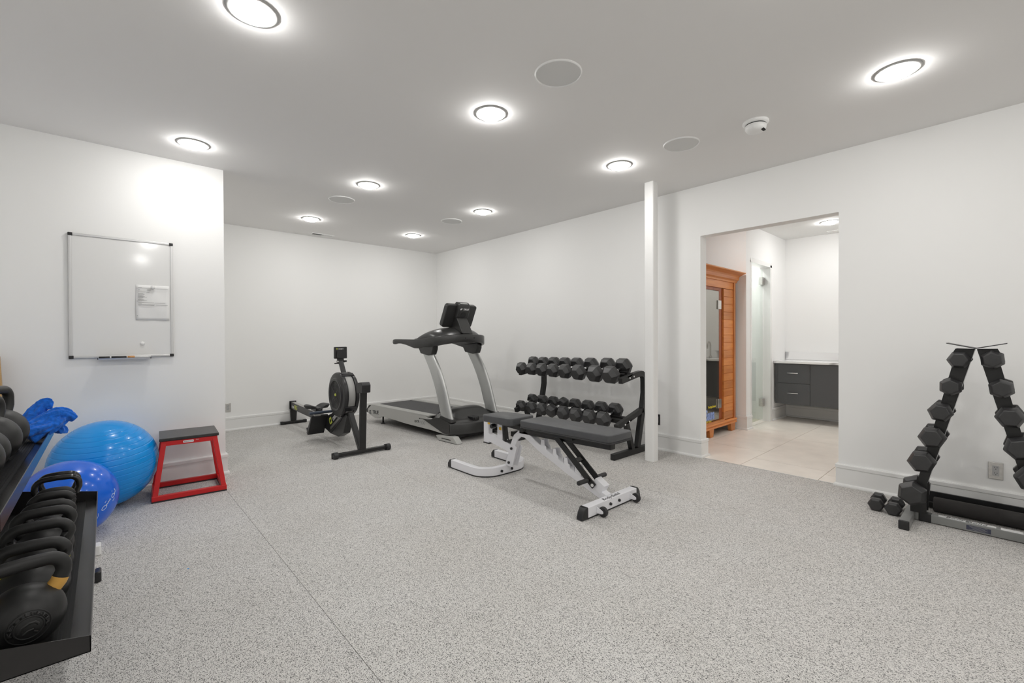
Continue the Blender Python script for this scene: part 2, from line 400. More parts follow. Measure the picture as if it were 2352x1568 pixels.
struct(MB().box(XJ, BX + .15, -.6, 3.75, BH, BH + .06).build('ceiling_bathroom', M['ceilb']))
struct(MB().box(BX, BX + .12, -.6, 3.75, 0, BH).build('wall_bathroom_far', M['wallshade']))
struct(MB().box(XJ, BX, -.72, -.6, 0, BH).build('wall_bathroom_front', M['wallshade']))
wb = MB(); wb.box(6.22, 6.385, BY, 3.62, 0, BH); wb.box(7.105, BX, BY, BY + .12, 0, BH); wb.box(6.385, 7.105, BY, BY + .12, 2.24, BH)
struct(wb.build('wall_bathroom_shower', M['wallshade']))
struct(MB().box(XJ, BX, 3.62, 3.75, 0, BH).build('wall_bathroom_back', M['wallshade']))
b = MB(); base_run(b, (6.22, 3.5), (6.22, BY), (-1, 0), 0, 1); base_run(b, (6.22, BY), (6.385, BY), (0, -1), 1, 0)
base_run(b, (7.14, BY), (BX, BY), (0, -1), 0, 0); struct(b.build('baseboard_bathroom_shower', M['trim']))
b = MB(); base_run(b, (BX, BY), (BX, -.6), (-1, 0)); struct(b.build('baseboard_bathroom_far', M['trim']))
# shower opening lining, glass door
b = MB(); b.box(7.075, 7.135, BY - .012, BY + .13, 0, 2.24); b.box(6.36, 6.40, BY - .006, BY + .13, .0, 2.24); b.box(6.36, 7.135, BY - .012, BY + .13, 2.21, 2.27)
struct(b.build('trim_3', M['tilew']))
sd = struct(MB().box(6.405, 7.06, BY + .085, BY + .095, .03, 2.19).build('door_1', M['clear']))
for z in (2.02, .27):
    MB().box(6.985, 7.075, BY + .065, BY + .115, z - .055, z + .055).build('hinge', M['steel'], sd, bev=.003)
struct(MB().box(6.39, 7.14, 3.50, 3.60, 0, BH).build('wall_shower_back', M['tilew']))
struct(MB().box(7.15, BX - .01, BY + .135, 3.6, 0, BH).build('wall_shower_side', M['tilew']))
MB().box(6.40, 7.14, 3.05, 3.49, .006, .42).build('shower_bench', M['tilew'], None, bev=.006)
tag(bpy.data.objects['shower_bench'], 'white tiled bench inside the shower behind the glass door', 'bench')
MB().box(6.405, 7.14, BY + .14, 3.49, -.005, .004).build('shower_pan', mat('shower_floor', (.78, .73, .60), .3))
tag(bpy.data.objects['shower_pan'], 'cream shower floor behind the glass door', 'shower floor')

# vanity
VX, VY1 = 7.24, 2.285
van = thing('vanity_cabinet', 'dark grey floating vanity cabinet with two drawers under white counter', 'cabinet', (7.5, 1.3, .25))
def vloc(mb, n, m, par, **k):
    o = mb.build(n, m, par, **k); o.matrix_parent_inverse = Matrix.Translation((-7.5, -1.3, -.25)); return o
vloc(MB().box(VX + .02, BX - .01, .30, VY1 - .003, .252, .833), 'carcass', M['cab'], van)
vloc(MB().box(VX + .012, VX + .02, 2.243, VY1 - .003, .252, .833), 'filler_strip', M['cab'], van, bev=.001)
def vfront(n, y0, y1, z0, z1):
    o = MB().box(VX, VX + .018, y0, y1, z0, z1).build(n, M['cab'], van, bev=.0015)
    o.matrix_parent_inverse = Matrix.Translation((-7.5, -1.3, -.25)); return o
for k, (z0, z1, zh) in enumerate(((.555, .828, .70), (.254, .551, .415))):
    d = vfront('drawer', 1.844, 2.240, z0, z1)
    h = MB(); h.cyl((VX - .028, 1.98, zh), (VX - .028, 2.115, zh), .006, 10); h.cyl((VX - .028, 2.0, zh), (VX, 2.0, zh), .004, 8); h.cyl((VX - .028, 2.095, zh), (VX, 2.095, zh), .004, 8)
    h.build('handle', M['chrome'], d)
for y0, y1 in ((1.33, 1.840), (.82, 1.326)):
    vfront('cabinet_door', y0, y1, .254, .828)
ct = MB().box(VX - .02, BX - .008, .28, BY - .003, .835, .867).build('countertop', M['marble'], bev=.003)
tag(ct, 'white marble countertop resting on the dark grey vanity', 'countertop')
bs = MB().box(BX - .022, BX - .001, .28, BY - .003, .869, .985).build('backsplash', M['marble'], bev=.002)
tag(bs, 'low white marble backsplash with grey vein behind the countertop', 'backsplash')
fa = MB(); fa.cyl((7.62, 1.47, .867), (7.62, 1.47, .90), .024, 16); fa.tube([(7.62, 1.47, .89), (7.62, 1.47, 1.08)] + [(7.62 - .055 + .055 * math.cos(a), 1.47, 1.08 + .055 * math.sin(a)) for a in [PI * k / 8 for k in range(1, 9)]] + [(7.51, 1.47, 1.02)], .012, 10)
fo = fa.build('faucet', M['steel']); tag(fo, 'brushed steel gooseneck faucet on the vanity, seen reflected in the sauna glass', 'faucet')

# sauna
SY, SX0, SX1 = 2.42, 4.70, 6.15
sa = thing('sauna_cabin', 'orange cedar sauna cabin with bronze glass door on short feet', 'sauna', (5.43, 2.9, 0))
def sloc(mb, n, m, par=None, **k):
    o = mb.build(n, m, par or sa, **k)
    if par is None: o.matrix_parent_inverse = Matrix.Translation((-5.43, -2.9, 0))
    return o
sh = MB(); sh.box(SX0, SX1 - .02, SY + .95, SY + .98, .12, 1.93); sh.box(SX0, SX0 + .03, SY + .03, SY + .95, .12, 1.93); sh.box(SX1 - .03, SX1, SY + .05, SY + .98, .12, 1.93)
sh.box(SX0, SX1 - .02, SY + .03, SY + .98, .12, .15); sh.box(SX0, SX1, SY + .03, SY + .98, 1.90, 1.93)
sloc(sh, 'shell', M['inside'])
nb = 18; z0, z1 = .165, 1.93; bh = (z1 - z0) / nb
for k in range(nb):
    za = z0 + k * bh; full = za + bh * .5 > 1.84
    pr = [(SY + .004, za), (SY, za + .004), (SY, za + bh - .004), (SY + .004, za + bh - .001), (SY + .02, za + bh - .001), (SY + .02, za)]
    if za + bh <= 1.86:
        sloc(MB().prism(pr, 0, 5.815, 6.100), 'cedar_board', M['cedar'])
sloc(MB().box(5.02, 6.10, SY, SY + .02, 1.835, 1.925), 'cedar_board', M['cedar'], bev=.002)
for k in range(nb):
    za = z0 + k * bh
    if za + bh <= 1.84:
        pr = [(SY + .004, za), (SY, za + .004), (SY, za + bh - .004), (SY + .004, za + bh - .001), (SY + .02, za + bh - .001), (SY + .02, za)]
        sloc(MB().prism(pr, 0, 4.76, 5.02), 'cedar_board', M['cedar'])
sloc(MB().box(6.100, 6.152, SY - .014, SY + .04, .16, 1.96), 'corner_trim', M['cedarv'], bev=.004)
sloc(MB().box(4.70, 4.76, SY - .014, SY + .04, .16, 1.96), 'corner_trim', M['cedarv'], bev=.004)
fr_ = MB(); fr_.box(5.72, 5.812, SY + .018, SY + .05, .165, 1.835); fr_.box(5.02, 5.06, SY + .018, SY + .05, .165, 1.835); fr_.box(5.06, 5.72, SY + .018, SY + .05, 1.795, 1.835)
sloc(fr_, 'door_frame', M['cedard'], bev=.002)
gd = sloc(MB().box(5.065, 5.70, SY + .012, SY + .020, .185, 1.79), 'glass_door', M['bronze'])
for z in (1.62, .385):
    sloc(MB().box(5.655, 5.745, SY - .002, SY + .012, z - .055, z + .055), 'hinge', M['steel'], gd, bev=.003)
S0 = frameM((5.33, SY + .0105, .215), (1, 0, 0), (0, 0, 1))
text('logo_word', 'Sauna', .17, M['blues'], gd, S0 @ Matrix.Diagonal((.98, 1.0, 1, 1)) , sx=.62, offset=.006)
text('logo_line', 'The Original Personal', .038, M['yel2'], gd, frameM((5.395, SY + .0105, .352), (1, 0, 0), (0, 0, 1)), sx=.62, offset=.001)
text('logo_line', 'Health Saunas', .045, M['yel2'], gd, frameM((5.30, SY + .0105, .172), (1, 0, 0), (0, 0, 1)), sx=.72, offset=.002)
sloc(MB().box(5.02, 5.80, SY - .02, SY + .012, .150, .182), 'door_sill', M['cedar'], bev=.003)
pb = [(SY + .02, .098), (SY - .022, .098), (SY - .024, .112), (SY - .014, .122), (SY - .026, .135), (SY - .030, .148), (SY - .014, .158), (SY + .02, .160)]
sloc(MB().prism(pb, 0, 4.69, 6.165), 'base_moulding', M['cedar'])
for xa in (5.37, 5.985, 4.72):
    sloc(MB().prism([(xa, .10), (xa + (.15 if xa > 5.9 else .13), .10), (xa + .13 if xa > 5.9 else xa + .105, 0), (xa + (.03 if xa > 5.9 else .025), 0)], 1, SY - .018, SY + .03), 'foot', M['cedar'], bev=.003)
pc = [(SY + .02, 1.925), (SY - .012, 1.925), (SY - .016, 1.945), (SY - .040, 1.962), (SY - .046, 1.998), (SY - .060, 2.012), (SY - .088, 2.024), (SY - .128, 2.038), (SY - .130, 2.050), (SY + .02, 2.050)]
sloc(MB().prism(pc, 0, 4.66, 6.19), 'cornice', M['cedar'])
pc2 = [(x_, z_) for x_, z_ in ((6.15, 1.925), (6.165, 1.945), (6.19, 1.965), (6.205, 2.0), (6.212, 2.05), (6.15, 2.05))]

# ------------------------------------------------------------------ ceiling fixtures
def downlight(name, x, y, z, m, label, grp, r=.105):
    t = thing(name, label, 'ceiling light', (x, y, z), 0, grp)
    k = r / .105
    MB().lathe([(.084 * k, -.004), (.088 * k, -.006), (.098 * k, -.007), (.108 * k, -.004), (.112 * k, 0), (.084 * k, 0)], 40).build('trim_ring', M['ring'], t)
    MB().lathe([(0.0, -.033), (.03 * k, -.032), (.055 * k, -.0285), (.072 * k, -.021), (.080 * k, -.012), (.0835 * k, -.003)], 40).build('lens', m, t)
    return t
DL = [((.52, 2.36), 'round ceiling light cut by the top edge of the photo'), ((.522, 4.27), 'round ceiling light in front of the whiteboard wall'),
      ((1.952, 2.36), 'round ceiling light between the two largest ceiling speakers and the rower'), ((1.948, 4.265), 'round ceiling light just before the left rear ceiling speaker'),
      ((3.383, 2.31), 'round ceiling light nearest the white post'), ((1.949, 5.95), 'round ceiling light beside the ceiling vent'),
      ((3.385, 4.25), 'round ceiling light before the right rear ceiling speaker'), ((3.391, 5.915), 'round ceiling light nearest the far corner of the room'),
      ((3.38, .43), 'round ceiling light at the right, nearest the smoke detector')]
for (x, y), lb in DL: downlight('downlight', x, y, H, M['lens'], lb, 'recessed lights of the gym ceiling')
for x, y in ((.52, .43), (1.952, .43), (.52, -1.5), (1.952, -1.5), (3.38, -1.5)):
    downlight('downlight', x, y, H, M['lens'], 'round ceiling light behind or above the camera, out of view', 'recessed lights out of view')
downlight('downlight', 6.96, 1.55, BH, M['lensb'], 'round ceiling light of the bathroom over the vanity', 'bathroom lights')
for x, y, in ((5.35, 2.26), (6.9, .2), (6.75, 2.85)):  # all unseen; the first is added to brighten the wall above the sauna
    downlight('downlight', x, y, BH, M['lensb'], 'assumed round ceiling light of the bathroom, out of view', 'bathroom lights out of view')
SPK = [((1.946, 1.742), 'largest round ceiling speaker, right of the ceiling centre light'), ((3.378, 1.732), 'round ceiling speaker beside the smoke detector'),
       ((1.935, 4.906), 'round ceiling speaker in front of the ceiling vent'), ((3.356, 4.869), 'round ceiling speaker in the far right of the ceiling')]
for (x, y), lb in SPK:
    t = thing('ceiling_speaker', lb, 'speaker', (x, y, H), 0, 'round ceiling speakers')
    MB().lathe([(0, -.004), (.128, -.004)], 48).build('grille', M['speaker'], t)
    MB().lathe([(.1275, -.0035), (.129, -.009), (.133, -.009), (.136, 0)], 48).build('rim', M['whitepl'], t)
t = thing('smoke_detector', 'white round smoke detector on the ceiling', 'smoke detector', (3.43, 1.205, H))
MB().lathe([(.084, 0), (.084, -.010), (.080, -.017), (.066, -.020)], 40).build('base_plate', M['whitepl'], t)
MB().lathe([(.062, -.018), (.062, -.024), (.068, -.027), (.067, -.048), (.057, -.064), (.036, -.071), (0, -.073)], 40).build('body', M['whitepl'], t)
b = MB()
for k in range(-3, 4): b.box(k * .0055 - .0015, k * .0055 + .0015, -.060, -.042, -.0715, -.063)
b.build('sensor_slots', M['darkslot'], t)
MB().lathe([(.0645, -.0195), (.0645, -.0265)], 40).build('gap_ring', M['darkslot'], t)
def vent(x0, x1, y0, y1, z, label):
    t = thing('ceiling_vent', label, 'vent', ((x0 + x1) / 2, (y0 + y1) / 2, z)); a = (x1 - x0) / 2; c = (y1 - y0) / 2
    b = MB(); b.box(-a, a, -c, -c + .02, -.006, 0); b.box(-a, a, c - .02, c, -.006, 0); b.box(-a, -a + .02, -c + .02, c - .02, -.006, 0); b.box(a - .02, a, -c + .02, c - .02, -.006, 0); b.box(-.006, .006, -c + .02, c - .02, -.006, 0)
    b.build('frame', M['whitepl'], t)
    MB().box(-a + .02, a - .02, -c + .02, c - .02, -.0012, -.0005).build('duct', M['darkslot'], t)
    n = 18
    for sgn in (-1, 1):
        for k in range(n // 2):
            xx = sgn * (.014 + (a - .034) * (k + .5) / (n // 2))
            MB().box(-.0045, .0045, -c + .02, c - .02, -.0006, .0006, Matrix.Translation((xx, 0, -.0045)) @ Matrix.Rotation(R(35 * sgn), 4, 'Y')).build('slat', M['whitepl'], t)
vent(2.215, 2.535, 6.70, 6.82, H, 'white rectangular ceiling vent near the back wall')
vent(7.55, 7.69, 1.30, 1.72, BH, 'white ceiling vent of the bathroom above the backsplash')
# outlets
def outlet(loc, rz, label, m, group=None):
    t = thing('wall_outlet', label, 'outlet', loc, rz)
    MB().box(-.035, .035, -.006, 0, -.0575, .0575).build('cover_plate', m, t, bev=.003)
    MB().prism(rrect(-.0165, .0165, -.034, .034, .003), 1, -.0085, -.005).build('receptacle', M['greypl'], t)
    s_ = MB()
    for zc in (.019, -.019):
        for dx in (-.006, .006): s_.box(dx - .0012, dx + .0012, -.0089, -.008, zc + .001, zc + .008)
        s_.box(-.0025, .0025, -.0089, -.008, zc - .009, zc - .005)
    s_.build('slots', M['darkslot'], t)
    for zc in (.047, -.047): MB().cyl((0, -.0065, zc), (0, -.0055, zc), .0035, 10).build('screw', M['steel'], t)
outlet((XR, .053, .308), R(-90), 'brushed steel duplex outlet on the right wall, seen through the A-frame dumbbell rack', M['steel'])
outlet((1.200, YB, .306), 0, 'steel outlet plate on the back wall beside the wall corner', M['steel'])
outlet((XR, 2.565, .323), R(-90), 'dark outlet plate on the right wall behind the white post', M['blackpl'])

# ------------------------------------------------------------------ whiteboard
WB = thing('whiteboard', 'white dry-erase board with thin aluminium frame on the left wall', 'whiteboard', (.114, YW, 1.55))
hw, hh = .316, .476
MB().box(-hw + .012, hw - .012, -.014, -.004, -hh + .012, hh - .012).build('board_panel', M['board'], WB)
for n_, bx in (('frame_rail', (-hw + .02, hw - .02, hh - .018, hh)), ('frame_rail', (-hw + .02, hw - .02, -hh, -hh + .018)), ('frame_rail', (-hw, -hw + .018, -hh + .02, hh - .02)), ('frame_rail', (hw - .018, hw, -hh + .02, hh - .02))):
    MB().box(bx[0], bx[1], -.019, 0, bx[2], bx[3]).build(n_, M['alu'], WB, bev=.003)
for a in (-1, 1):
    for c in (-1, 1):
        MB().box(min(a * hw * 1.006, a * (hw - .026)), max(a * hw * 1.006, a * (hw - .026)), -.0215, 0, min(c * hh * 1.004, c * (hh - .022)), max(c * hh * 1.004, c * (hh - .022))).build('corner_cap', M['blackpl'], WB, bev=.004)
MB().prism([(-.019, -.484), (-.075, -.486), (-.078, -.478), (-.074, -.478), (-.070, -.482), (-.019, -.480)], 0, -.156, .162).build('pen_tray', M['alu'], WB)
for a in (-.158, .160): MB().box(a, a + .004, -.078, -.018, -.488, -.474).build('tray_end', M['blackpl'], WB)
pp = []
for i in range(13):
    row = []
    for j in range(10):
        u = j / 9; v = i / 12
        row.append((.072 + .218 * u, -.0165 - .007 * (math.sin(v * 3.3 + .3) ** 2) * (.4 + .6 * u) - .0015 * math.sin(u * 9 + v * 5), -.176 + .288 * v))
    pp.append(row)
PB = MB(); PB.grid(pp); po = PB.build('paper_note', M['paper']); po.location = (.114, YW, 1.55)
sl = po.modifiers.new('solid', 'SOLIDIFY'); sl.thickness = .0004
tag(po, 'printed sheet of paper held by a magnet on the whiteboard', 'paper')
lt = MB()
def pline(x0, x1, z, h=.0022):
    lt.box(x0, x1, -.0263, -.0255, z - h, z)
pline(.088, .280, .086, .0018); pline(.088, .112, .091, .003); pline(.088, .098, .076); pline(.088, .100, .070); pline(.145, .185, .078); pline(.145, .170, .073); pline(.145, .166, .067)
pline(.088, .135, .055); pline(.140, .160, .053)
for k, xe in enumerate((.118, .128, .127, .110, .122, .130, .143, .120)): pline(.088, xe, .044 - k * .0052)
for k, xe in enumerate((.105, .125, .143, .112)): pline(.088, xe, -.004 - k * .0052)
pline(.088, .190, -.030); pline(.195, .262, -.0315); pline(.088, .110, -.041); pline(.088, .195, -.048); pline(.088, .190, -.0525); pline(.200, .278, -.049)
for z in (.083, -.021, -.140): lt.cyl((.0815, -.0262, z), (.0815, -.0258, z), .003, 10)
lo = lt.build('print_lines', M['printg'], po); lo['kind'] = 'stuff'
for x, z, lb in ((.182, .097, 'round white magnet holding the paper on the whiteboard'), (.113, -.366, 'round white magnet alone low on the whiteboard')):
    yy = -.0262 if z > 0 else -.014
    o = MB().lathe([(0, .011), (.011, .0105), (.014, .008), (.0145, 0), (0, 0)], 24, (.114 + x, YW + yy, 1.55 + z), (0, -1, 0)).build('magnet', M['whitepl']); tag(o, lb, 'magnet')
mk = [(-.150, -.088, M['blackpl'], 'black dry-erase marker at the left end of the whiteboard pen tray', 'marker'), (-.078, .012, M['blackpl'], 'white marker with black lettering in the middle of the pen tray', 'marker'),
      (.018, .062, M['woodm'], 'orange-brown capped marker on the whiteboard pen tray', 'marker'), (.066, .150, M['paper'], 'white marker at the right end of the pen tray', 'marker')]
for a, c, m_, lb, ct_ in mk:
    o = MB().cyl((.114 + a, YW - .050, 1.0775), (.114 + c, YW - .050, 1.0775), .0085, 14).build('marker', m_); tag(o, lb, ct_)
    MB().cyl((.114 + c - .0005, YW - .050, 1.0775), (.114 + c + .012, YW - .050, 1.0775), .0078, 14).build('cap', M['whitepl'], o)

# ------------------------------------------------------------------ leaning board at the far left
o = MB().box(-.085, .085, -.018, .018, 0, 1.13).build('wooden_board', M['pine'], bev=.004); o.location = (-.548, 4.42, 0.006); o.rotation_euler = (R(-13.5), R(-4.0), 0)
tag(o, 'light pine board leaning on the wall at the left edge of the photo', 'board')

# ------------------------------------------------------------------ treadmill
TM = thing('treadmill', 'silver and charcoal treadmill with its console facing the back wall', 'treadmill', (3.0, 4.2, 0), R(4.4))
TW = .80
side = [(2.09, .19), (2.10, .145), (2.085, .13), (1.90, .080), (1.83, .080), (1.74, .105), (1.66, .125), (1.50, .118), (1.10, .097), (.52, .088), (.30, .074), (.22, .076), (.22, .20), (.50, .215), (.72, .255), (2.005, .247)]
for a, c in ((0, .035), (TW - .035, TW)):
    MB().prism(side, 0, a, c).build('side_panel', M['silverl'], TM, bev=.004)
for a, c in ((.0, .115), (TW - .115, TW)):
    b = MB(); b.box(a, c, .60, 1.985, .247, .262)
    for k in range(5): b.box(a + .012 + k * .02, a + .019 + k * .02, .60, 1.975, .262, .264)
    b.build('foot_rail', M['silverl'], TM, bev=.002)
for a, c in ((-.006, .10), (TW - .10, TW + .006)): MB().prism([(2.083, .134), (2.112, .146), (2.118, .180), (2.045, .2495), (2.008, .2495), (2.088, .190)], 0, a, c).build('rear_end_cap', M['tmblack'], TM, bev=.003)
MB().prism([(.45, .252)] + [(2.02 + .035 * math.cos(R(t)), .217 + .035 * math.sin(R(t))) for t in range(90, -91, -30)] + [(.45, .182)], 0, .125, TW - .125, smooth=True).build('running_belt', M['belt'], TM, sharp=40)
MB().box(.04, TW - .04, .30, 2.0, .12, .178).build('deck_frame', M['blackpc'], TM)
for x in (.08, TW - .08):
    b = MB(); b.cyl((x, 1.80, .012), (x, 1.80, .13), .012, 12); b.cyl((x, 1.80, .0), (x, 1.80, .014), .034, 20, .026); b.build('levelling_foot', M['blackpl'], TM)
# motor hood as a height field
def hood_z(x, y):
    t = min(1, abs(x - TW / 2) / (TW / 2))
    base = .216 + .055 * math.exp(-((y - .40) / .17) ** 2) if y > .15 else .222 + .004
    base = .218 + .050 * math.exp(-((y - .38) / .15) ** 2)
    s = max(0, 1 - (t / .86) ** 4)
    front = 1 / (1 + math.exp(-(y - .26) / .035)); back = 1 / (1 + math.exp((y - .60) / .03))
    return base + .095 * s * front * back - .008 * (t ** 8)
ny, nx = 40, 33
def hood_y0(x): t = (x - TW / 2) / (TW / 2); return .045 + .135 * abs(t) ** 2.4
P = []
for i in range(ny):
    row = []
    for j in range(nx):
        x = -.008 + (TW + .016) * j / (nx - 1); t = abs(x - TW / 2) / (TW / 2 + .008)
        y0 = hood_y0(x); y1 = .68 + .12 * max(0, t - .70) / .30 * 1.0
        y = y0 + (y1 - y0) * i / (ny - 1); z = hood_z(x, y)
        if i == 0: z -= .012
        row.append((x, y, z))
    P.append(row)
b = MB(); b.grid(P)
fr0 = [[(p[0], p[1], p[2]) for p in P[0]], [(p[0], p[1] - .008, p[2] - .012) for p in P[0]], [(p[0], p[1] - .006, .085) for p in P[0]], [(p[0], p[1] + .03, .078) for p in P[0]]]
b.grid(fr0)
def low(y): return .085 + max(0, (y - .30)) * .30
for j in (0, nx - 1):
    b.grid([[P[i][j] for i in range(ny)], [(P[i][j][0], P[i][j][1], min(P[i][j][2], low(P[i][j][1]))) for i in range(ny)]])
b.grid([P[-1], [(p[0], p[1] - .01, .20) for p in P[-1]]])
b.build('motor_hood', M['tmblack'], TM, sharp=38)
b = MB()
for k in range(4): b.box(.20 + .012 * k, .36, .655 - .05 * k, .662 - .05 * k, .2, .30 + .012 * k)
b = MB(); b.box(.30, .39, .105, .22, .205, .262); b.build('power_inlet', M['blackgl'], TM, bev=.006)
MB().box(.315, .375, .098, .20, .22, .256).build('power_switch', M['tmblack'], TM, bev=.004)
for k, yy in enumerate((.60, .56, .52)): MB().bar((.14, yy, .274 + .012 * k), (.30, yy + .02, .296 + .014 * k), .008, .008).build('hood_rib', M['blackgl'], TM, bev=.002)
# lower front frame & feet
MB().box(.04, TW - .04, .16, .30, .03, .082).build('front_crossbar', M['blackpc'], TM)
for a, c in ((-.035, .045), (TW - .045, TW + .035)):
    ft = MB().prism([(.36, .004), (.012, .004), (.022, .018), (.085, .074), (.14, .074), (.41, .055)], 0, a, c).build('front_foot', M['silverl'], TM, bev=.003)
    e = a - .001 if a < 0 else c - .003
    MB().prism(rrect(.13, .30, .030, .040, .004), 0, e, e + .004).build('slot', M['darkslot'], ft)
    MB().box(a, c, .03, .35, 0, .006).build('rubber_pad', M['rubber'], ft)
# uprights: curved silver blades
def upc(t):  # centre (y,z), width
    pts = [(.265, .235, .21), (.29, .31, .205), (.325, .41, .205), (.405, .63, .21), (.515, .845, .215), (.655, 1.04, .205)]
    u = t * (len(pts) - 1); k = min(int(u), len(pts) - 2); f = u - k; a, c = pts[k], pts[k + 1]
    p0 = pts[max(k - 1, 0)]; p3 = pts[min(k + 2, len(pts) - 1)]
    return [0.5 * ((2 * a[i]) + (c[i] - p0[i]) * f + (2 * p0[i] - 5 * a[i] + 4 * c[i] - p3[i]) * f * f + (3 * a[i] - p0[i] - 3 * c[i] + p3[i]) * f ** 3) for i in range(3)]
for xc in (.035, TW - .035):
    rws = []
    for k in range(19):
        y, z, w_ = upc(k / 18)
        rws.append([(xc + q[1], y + q[0], z) for q in [(w_ * .5 * math.copysign(abs(math.cos(a)) ** .75, math.cos(a)), .030 * math.copysign(abs(math.sin(a)) ** .75, math.sin(a))) for a in [2 * PI * i / 24 for i in range(24)]]])
    b = MB(); b.grid(rws, close=True); b.build('upright', M['silver'], TM)
    # flat trim line and boot
    b = MB(); b.prism([(.15, .225), (.40, .225), (.385, .27), (.365, .29), (.17, .262)], 0, xc - .036, xc + .036); b.build('upright_boot', M['tmblack'], TM, bev=.006)
    b = MB(); b.prism([(.535, 1.015), (.60, 1.005), (.66, 1.012), (.76, 1.028), (.785, 1.07), (.83, 1.125), (.50, 1.155), (.505, 1.08)], 0, xc - .042, xc + .042)
    b.build('upright_bracket', M['tmblack'], TM, bev=.008)
# handle ring band: plan path and heights
path = []
path += [(.0, 1.375, 1.150, 1.190), (.0, 1.365, 1.138, 1.203), (.0, 1.33, 1.137, 1.206), (.0, 1.27, 1.148, 1.206), (.0, 1.18, 1.146, 1.205), (.0, 1.06, 1.128, 1.204), (.0, .97, 1.108, 1.203), (.0, .88, 1.088, 1.203), (.004, .78, 1.088, 1.206), (.012, .70, 1.098, 1.214)]
for k in range(1, 14):
    a = PI * k / 14; x = TW / 2 - (TW / 2 + .01) * math.cos(a) * (1 if abs(math.cos(a)) > .98 else 1); y = .60 - .30 * math.sin(a) ** .8
    path.append((x, y, 1.100 + .066 * math.sin(a) ** 1.2, 1.222 + .045 * math.sin(a)))
path2 = path + [(TW - x, y, z0_, z1_) for x, y, z0_, z1_ in path[:10][::-1]]
rws = []; nP = len(path2)
for k, (x, y, a, c) in enumerate(path2):
    x0, y0 = path2[max(k - 1, 0)][:2]; x1, y1 = path2[min(k + 1, nP - 1)][:2]
    d = Vector((x1 - x0, y1 - y0, 0)).normalized(); n = Vector((d.y, -d.x, 0)) * -1
    hw_ = .019 if k < 6 or k > nP - 7 else .022
    zc, hz = (a + c) / 2, (c - a) / 2
    rws.append([(x + n.x * hw_ * u, y + n.y * hw_ * u, zc + hz * v) for u, v in ((-1, -.75), (-.7, -.95), (0, -1), (.7, -.95), (1, -.75), (1, .75), (.7, .95), (0, 1), (-.7, .95), (-1, .75))])
b = MB(); b.grid(rws, close=True); b.f.append(list(range(10))); b.sm.append(True); b.f.append([len(b.v) - 10 + i for i in range(10)]); b.sm.append(True)
b.build('handrail', M['tmblack'], TM, sharp=45)
# console shell
cp = []
for i in range(15):
    u = i / 14; row = []
    for j in range(25):
        v = j / 24; a = PI * v
        x = TW / 2 - (TW / 2 - .015) * math.cos(a)
        yb = .60 - .27 * math.sin(a) ** .8; yf = .92 - .04 * math.sin(a)
        y = yb + (yf - yb) * u
        z = 1.205 + .03 * math.sin(a) + .125 * (math.sin(a) ** .7) * (math.sin(PI * min(1, u * 1.12)) ** .6 if u * 1.12 < 1 else 0) 
        row.append((x, y, z))
    cp.append(row)
b = MB(); b.grid(cp); b.grid([cp[0], [(p[0], p[1], p[2] - .05) for p in cp[0]]]); b.grid([cp[-1], [(p[0], p[1] - .1, 1.16) for p in cp[-1]]]); b.grid([[(p[0], p[1], p[2] - .05) for p in cp[0]], [(p[0], p[1] - .1, 1.16) for p in cp[-1]]])
b.build('console_tray', M['tmblack'], TM, sharp=50)
for x, y in ((.33, .302), (.47, .302)): MB().cyl((x, y - .024, 1.218), (x, y - .012, 1.218), .008, 12).build('screw', M['blackgl'], TM)
MB().prism([(.31, 1.268), (.40, 1.285), (.52, 1.30), (.60, 1.32), (.60, 1.45), (.50, 1.50), (.44, 1.49), (.385, 1.40)], 0, .315, .485).build('console_neck', M['tmblack'], TM, bev=.014, seg=3)
MR = Matrix.Translation((.40, .565, 1.365)) @ Matrix.Rotation(R(25), 4, 'X')
mo = MB().prism(rrect(-.245, .245, 0, .305, .035), 1, -.03, .035, MR, smooth=True).build('console_screen', M['tmblack'], TM, bev=.012, seg=3)
MB().prism(rrect(-.225, .225, .02, .285, .02), 1, .0345, .037, MR).build('screen_glass', M['blackgl'], mo)
hump = MB().prism([(-.03, .135), (-.072, .14), (-.083, .17), (-.080, .27), (-.060, .325), (-.02, .338), (.02, .335), (.03, .30), (-.02, .28)], 0, -.095, .095, MR).build('speaker_hump', M['tmblack'], mo, bev=.014, seg=3)
MB().cyl(MR @ Vector((0, -.080, .195)), MR @ Vector((0, -.084, .195)), .042, 28).build('speaker_grille', M['blackpl'], hump)
text('logo_word', 'TRUE', .030, M['printw'], hump, MR @ frameM((-.028, -.0835, .262), (1, 0, 0), (0, 0, 1)) , sx=1.25, offset=.0012, shear=.2)
MB().prism([(-.075, .262), (-.068, .283), (-.038, .283), (-.044, .273), (-.056, .262)], 1, -.0838, -.083, MR).build('logo_mark', M['printw'], hump)
MB().prism([(-.06, .330), (.06, .330), (.055, .336), (-.055, .336)], 1, -.05, .0, MR).build('hump_inset', M['silver'], hump)
sp_ = TM.children[0]
text('logo_word', 'TRUE', .070, M['printk'], sp_, frameM((-.0008, 1.945, .133), (0, -1, 0.06), (0, 0.02, 1)), sx=.95, offset=.002)
text('logo_mark', '/Z', .068, M['printk'], sp_, frameM((-.0008, 2.045, .129), (0, -1, 0.06), (0, 0.02, 1)), sx=.9, offset=.002)
text('model_word', 'EXCEL', .038, M['printk'], sp_, frameM((-.0008, .900, .142), (0, -1, 0.12), (0, 0.05, 1)), sx=1.0, offset=.0005)
text('model_word', '900', .070, M['printg'], sp_, frameM((-.0008, .775, .127), (0, -1, 0.12), (0, 0.05, 1)), sx=1.0)

